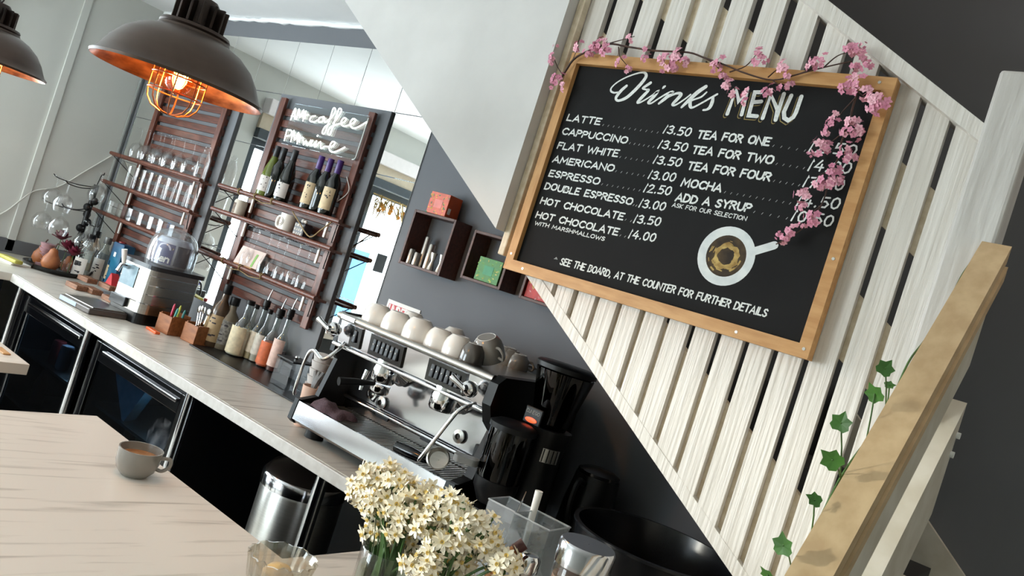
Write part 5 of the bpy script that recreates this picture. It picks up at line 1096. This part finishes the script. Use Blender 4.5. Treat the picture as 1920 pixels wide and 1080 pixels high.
lathe_part('wall',[(.001,.002),(.17,.0),(.19,.01),(.215,.175),(.222,.178),(.222,.184),(.210,.184),(.185,.014),(.001,.008)],M_smoke2 if 'M_smoke2' in globals() else mat('tub_black','#15171b',.25,var=.1),t,44)
t = thing('steel_bowl','shallow steel bowl behind the lidded jar','bowl',(-.62,1.52,CT)); lathe_part('shell',[(.001,.0),(.05,0),(.085,.04),(.10,.10),(.106,.125),(.102,.125),(.096,.10),(.08,.045),(.001,.008)],M_steel,t,36)

# ================================================================== things on the island
p = at(238,884,Z=.92); t = cup((-1.697,1.055,CT),'grey coffee cup filled with milky coffee on the island corner',M_gcup,.050,.064,1.0,'cup on the island',False)
del t['group']; obj('coffee', MB().lathe([(.001,.046),(.0455,.046)],28), M_coffee, t, rel=True)
# narcissi in a glass vase
VX,VY = -1.035,1.235
t = thing('glass_vase','larger clear glass vase of white narcissi in the foreground, at the left of the bunch','vase',(VX,VY,CT))
lathe_part('glass',[(.001,.0),(.05,0),(.055,.006),(.056,.105),(.054,.108),(.0525,.105),(.051,.012),(.001,.010)],M_glass,t,32); lathe_part('water',[(.001,.012),(.0505,.012),(.0505,.07),(.001,.07)],glass('vase_water','#e6efe6',.7,.03,.3),t,28)
def floret():
    m = MB(); 
    for k in range(6):
        a = 2*PI*k/6+rnd.uniform(-.1,.1); d = Vector((math.cos(a),math.sin(a),.12+rnd.uniform(-.12,.12))); m.petal((0,0,0),d,(0,0,1),.0215*rnd.uniform(.9,1.1),.0105,.1)
    m.lathe([(.002,.0),(.004,.003),(.0045,.006),(.0036,.003),(.0015,.002)],10,mi=1); m.lathe([(.0022,-.022),(.0026,0)],6,mi=2); return m
VX2,VY2 = -.885,1.225
t = thing('glass_vase','second clear glass of narcissi, right of the larger bunch beside the shaker','vase',(VX2,VY2,CT))
lathe_part('glass',[(.001,.0),(.038,0),(.042,.006),(.043,.085),(.041,.088),(.040,.085),(.039,.012),(.001,.010)],M_glass,t,32); lathe_part('water',[(.001,.012),(.0385,.012),(.0385,.06),(.001,.06)],glass('vase_water','#e6efe6',.7,.03,.3),t,28)
flo = [obj('floret_form', floret(), [M_petal,M_corona,M_stem]).data for _ in range(4)]
for o in [o for o in bpy.data.objects if o.name.startswith('floret_form')]: bpy.data.objects.remove(o)
heads = [(690,900),(712,880),(740,885),(700,935),(735,930),(765,905),(750,965),(790,925),(820,915),(800,965),(840,950),(770,1000),(820,1000),(860,985),(895,1000),(930,1030),(740,1010),(700,975),(870,1035),(800,1040),(905,970),(845,925),(675,905),(692,868),(725,862),(668,890),(700,920),(725,905),(752,890),(765,940),(790,895),(730,975),(790,955),(810,940),(825,970),(880,955),(860,945),(780,1030),(915,1005),(945,1035),(840,1020)]
for i,(px,py) in enumerate(heads):
    vx,vy,vr = (VX,VY,.042) if px < 790 else (VX2,VY2,.030); y = vy+rnd.uniform(-.07,.05); q = at(px+4,py+24,Y=y); a = 2.4*i; rr_ = .036*math.sqrt(rnd.random())
    rr_ *= vr/.042; b0 = Vector((vx+rr_*math.cos(a)*.9,vy+rr_*math.sin(a)*.8,CT+.013)); b0.x = max(vx-vr,min(vx+vr,b0.x))
    s = thing('narcissus','stem of cream paperwhite narcissus in the larger vase' if vx == VX else 'stem of cream paperwhite narcissus in the right-hand glass beside the shaker','flower',b0,0,'narcissi in the larger vase' if vx == VX else 'narcissi in the right-hand glass')
    tip = q-b0; mid = Vector((tip.x*.18,tip.y*.18,tip.z*.45)); obj('stem', MB().tube(smooth2([(0,0,0),tuple(mid),(tip.x*.62,tip.y*.62,tip.z*.8),tuple(tip)],5),.0028,7), M_stem, s, rel=True)
    obj('sheath', MB().petal(tip-Vector((0,0,.012)),(rnd.uniform(-1,1),rnd.uniform(-1,1),.9),(0,-1,.2),.022,.010,.2), mat('sheath_brown','#a58f4f',.6,var=.15), s, rel=True)
    for k in range(12):
        d = Vector((rnd.gauss(0,1),rnd.gauss(-.35,1),rnd.gauss(.15,.85))).normalized(); o = bpy.data.objects.new('floret',flo[rnd.randrange(4)]); COL.objects.link(o); o.parent = s
        o.location = tip+d*rnd.uniform(.014,.031); o.rotation_euler = (d+Vector((.1,-.25,0))).to_track_quat('Z','Y').to_euler(); z = rnd.uniform(.75,1.0); o.scale = (z,z,z)
for i in range(13):
    a = 2.4*i; b0 = Vector((VX+.03*math.cos(a),VY+.03*math.sin(a),CT+.013)); h = rnd.uniform(.13,.2); e = Vector((rnd.uniform(-.05,.03)-.02,rnd.uniform(-.03,.03),h)); q = Vector((.006*math.cos(a+1.2),.006*math.sin(a+1.2),0)); m = MB()
    pts = smooth2([(0,0,0),(e.x*.2,e.y*.2,h*.5),tuple(e)],6); v = []
    for j,p in enumerate(pts): w_ = 1-.85*(j/(len(pts)-1))**3; v += [tuple(Vector(p)-q*w_),tuple(Vector(p)+Vector((-q.y,q.x,0))*.25),tuple(Vector(p)+q*w_)]
    m.add(v,[(j*3+k,j*3+k+1,j*3+k+4,j*3+k+3) for j in range(len(pts)-1) for k in range(2)],0,True)
    o = obj('narcissus_leaf', m, M_stem); o.location = b0; tag(o,'strap-shaped green narcissus leaf standing in the glass vase','leaf','narcissus leaves in the glass vase')
# cut glass candle bowl
t = thing('candle_bowl','ribbed cut-glass bowl with a pale candle at the bottom edge of the view','bowl',(-1.135,1.06,CT)); m = MB(); n = 40; prof = [(.03,0),(.05,.004),(.058,.02),(.064,.055),(.066,.062),(.062,.062),(.058,.05),(.052,.02),(.03,.008)]; v = []
for r,z in prof:
    for i in range(n): k = 1+(.045 if i%2 else -.03)*(z/.06); v.append((r*k*math.cos(2*PI*i/n),r*k*math.sin(2*PI*i/n),z+(.004 if i%4 == 0 and z > .05 else 0)))
m.add(v,[(j*n+i,j*n+(i+1)%n,(j+1)*n+(i+1)%n,(j+1)*n+i) for j in range(len(prof)-1) for i in range(n)],0,False); m.lathe([(.001,.004),(.03,.004)],20)
obj('bowl', m, glass('cut_glass','#f4f1ea',.9,.12,1.0,.05), t, rel=True); lathe_part('candle',[(.001,.0085),(.028,.0085),(.030,.03),(.02,.042),(.001,.045)],mat('grey_wax','#b9b1a6',.5,scale=30,col2='#d9b97e'),t,24)
# clear square canisters
def canister(px, py, Y, s, zt, rz, label):
    p = at(px,py,Y=Y); t = thing('clear_canister', label, 'canister', (p.x,Y,CT), rz, 'clear square canisters'); h = zt-CT; m = MB(); e = .002
    for a,b,c,d in ((-s,s,-s,-s+e),(-s,s,s-e,s),(-s,-s+e,-s+e,s-e),(s-e,s,-s+e,s-e)): m.box(a,b,c,d,0,h)
    m.box(-s+e,s-e,-s+e,s-e,0,e); obj('walls', m, M_hazy, t, rel=True); r = MB(); r.tube([(-s,-s,h),(s,-s,h),(s,s,h),(-s,s,h)],.0022,6,closed=True); obj('rim', r, glass('rim_acrylic','#e8eef2',.9,.25,.8,haze=.35), t, rel=True); return t
t = canister(1003,1020,1.47,.045,1.160,.06,'front clear square canister holding a white spoon and packets'); 
obj('packets', MB().box(-.035,.03,-.03,.035,.003,.12,.004,M=Matrix.Rotation(.15,4,'Z')), mat('sugar_packets','#c9c6c2',.6,scale=40,col2='#a8a4a0'), t, rel=True)
cx,cy = t.location.x,t.location.y; o = obj('serving_spoon', MB().tube([(0,0,0),(.012,.0,.13),(.02,0,.28)],[.005,.006,.009],10), M_paper); o.location = (cx-.012,cy+.025,CT+.125); o.rotation_euler = (0,0,0); tag(o,'white plastic scoop handle sticking up out of the front canister','spoon')
o.location = (cx-.040,cy+.030,CT+.0035); o.rotation_euler = (0,-.1,0)
t = canister(944,1010,1.60,.045,1.120,.06,'rear clear square canister behind the narcissi'); cx,cy = t.location.x,t.location.y
o = obj('metal_skewer', MB().tube([(0,0,0),(.03,.0,.24)],.0022,6), M_chrome); o.location = (cx-.01,cy,CT+.0035); tag(o,'thin metal stirrer standing in the rear clear canister','stirrer')
# lidded jar
p = at(1090,1080,Y=1.3); t = thing('lidded_jar','glass storage jar with a wide steel lid at the bottom of the view','jar',(p.x-.005,1.3,CT))
lathe_part('glass',[(.001,0),(.047,0),(.050,.006),(.050,.245),(.048,.25)],M_glass,t,32); lathe_part('contents',[(.001,.006),(.0465,.006),(.0465,.225),(.001,.23)],mat('brown_sugar','#a2897a',.7,scale=60,col2='#7f685b'),t,28); lathe_part('lid',[(.052,.25),(.052,.288),(.049,.292),(.001,.292)],M_steel,t,40)
o = None
t = thing('dusting_shaker','small silver ribbed shaker beside the narcissi','shaker',(-.775,1.33,CT)); m = MB(); n = 24; v = []
for z in (0,.18): v += [(.020*(1.06 if i%2 else .95)*math.cos(2*PI*i/n),.020*(1.06 if i%2 else .95)*math.sin(2*PI*i/n),z) for i in range(n)]
m.add(v,[(i,(i+1)%n,n+(i+1)%n,n+i) for i in range(n)]+[tuple(range(n))[::-1]]); obj('body', m, M_brush, t, rel=True); lathe_part('cap',[(.022,.1802),(.022,.205),(.016,.212),(.001,.213)],M_chrome,t,24)
a = at(935,1052,Y=1.27); b = at(983,1019,Y=1.30); u = (b-a).normalized()
t = thing('pastry_brush','wooden handled tool with a dark red tip leaning over the narcissi at the bottom','brush',(a.x,a.y,CT)); base = Vector((a.x-.05,a.y-.01,CT+.004))
obj('handle', MB().tube([tuple(base),tuple(a),tuple(a+(b-a)*.62)],[.006,.008,.010],12), mat('honey_wood','#c98f5a',.45,scale=14,stretch=(5,5,1),col2='#b57a46'), t); obj('tip', MB().tube([tuple(a+(b-a)*.62),tuple(b)],[.012,.012],12), mat('dark_red_wood','#4a1f1c',.4,var=.1), t)
v = bpy.data.materials.new('steam_vapour'); v.use_nodes = True; nt = v.node_tree; N = nt.nodes; L = nt.links; N.remove(N['Principled BSDF'])
vs = N.new('ShaderNodeVolumeScatter'); vs.inputs['Color'].default_value = (.75,.87,1,1); tc = N.new('ShaderNodeTexCoord'); mp = N.new('ShaderNodeMapping'); mp.inputs['Scale'].default_value = (30,30,14); nz = N.new('ShaderNodeTexNoise'); nz.inputs['Scale'].default_value = 1.0; nz.inputs['Detail'].default_value = 4; nz.inputs['Distortion'].default_value = 1.5
mr = N.new('ShaderNodeMapRange'); mr.inputs['From Min'].default_value = .52; mr.inputs['From Max'].default_value = .75; mr.inputs['To Max'].default_value = 26
L.new(tc.outputs['Object'],mp.inputs['Vector']); L.new(mp.outputs['Vector'],nz.inputs['Vector']); L.new(nz.outputs['Fac'],mr.inputs['Value']); L.new(mr.outputs['Result'],vs.inputs['Density']); L.new(vs.outputs['Volume'],N['Material Output'].inputs['Volume'])
m = MB().lathe([(.001,0),(.016,.004),(.022,.03),(.026,.06),(.018,.09),(.001,.10)],16,(-1.672,1.07,.972)); o = obj('steam', m, v); o['kind'] = 'stuff'; tag(o,'faint bluish wisp of steam rising from the grey coffee cup','steam')

# ================================================================== seen only in the mirror: the street side of the left windows
t = thing('street_banner','tall blue banner standing in the street, seen in the mirror','banner',(-8.2,-2.45,0)); obj('cloth', MB().box(-8.21,-8.19,-2.72,-2.25,.55,1.50,.004), mat('street_blue','#2d5f86',.7,var=.12,scale=5), t); obj('pole', MB().cyl((-8.2,-2.24,0),(-8.2,-2.24,1.6),.02), M_black, t)
o = obj('window_card', MB().box(-5.118,-5.116,-.12,.0,1.40,1.56,.001) if False else MB().box(-5.112,-5.108,-.12,.0,1.40,1.56,.001), M_black); tag(o,'small black card stuck in the street window, seen in the mirror','card')
t = thing('dried_flower_garland','dried straw flower garland hanging in the street window, seen in the mirror','garland',(-5.03,.12,2.0))
straw = mat('dried_straw','#b59a63',.8,scale=50,col2='#8b7443'); m = MB(); m2 = MB()
for i in range(70):
    a = Vector((-5.03+rnd.uniform(-.01,.05),rnd.uniform(-.18,.30),2.0+rnd.uniform(-.02,.03))); d = Vector((rnd.uniform(-.1,.5),rnd.gauss(0,.5),-1)).normalized(); m.petal(a,d,(1,0,.1),rnd.uniform(.08,.18),.012,.1)
    if i%6 == 0: m2.sphere(a+d*.09,.018,8,6)
m.tube([(-5.03,-.2,2.02),(-5.03,.32,2.02)],.006,6); obj('straw', m, straw, t); obj('flower_head', m2, mat('dried_orange','#c98a3a',.8,var=.1), t)
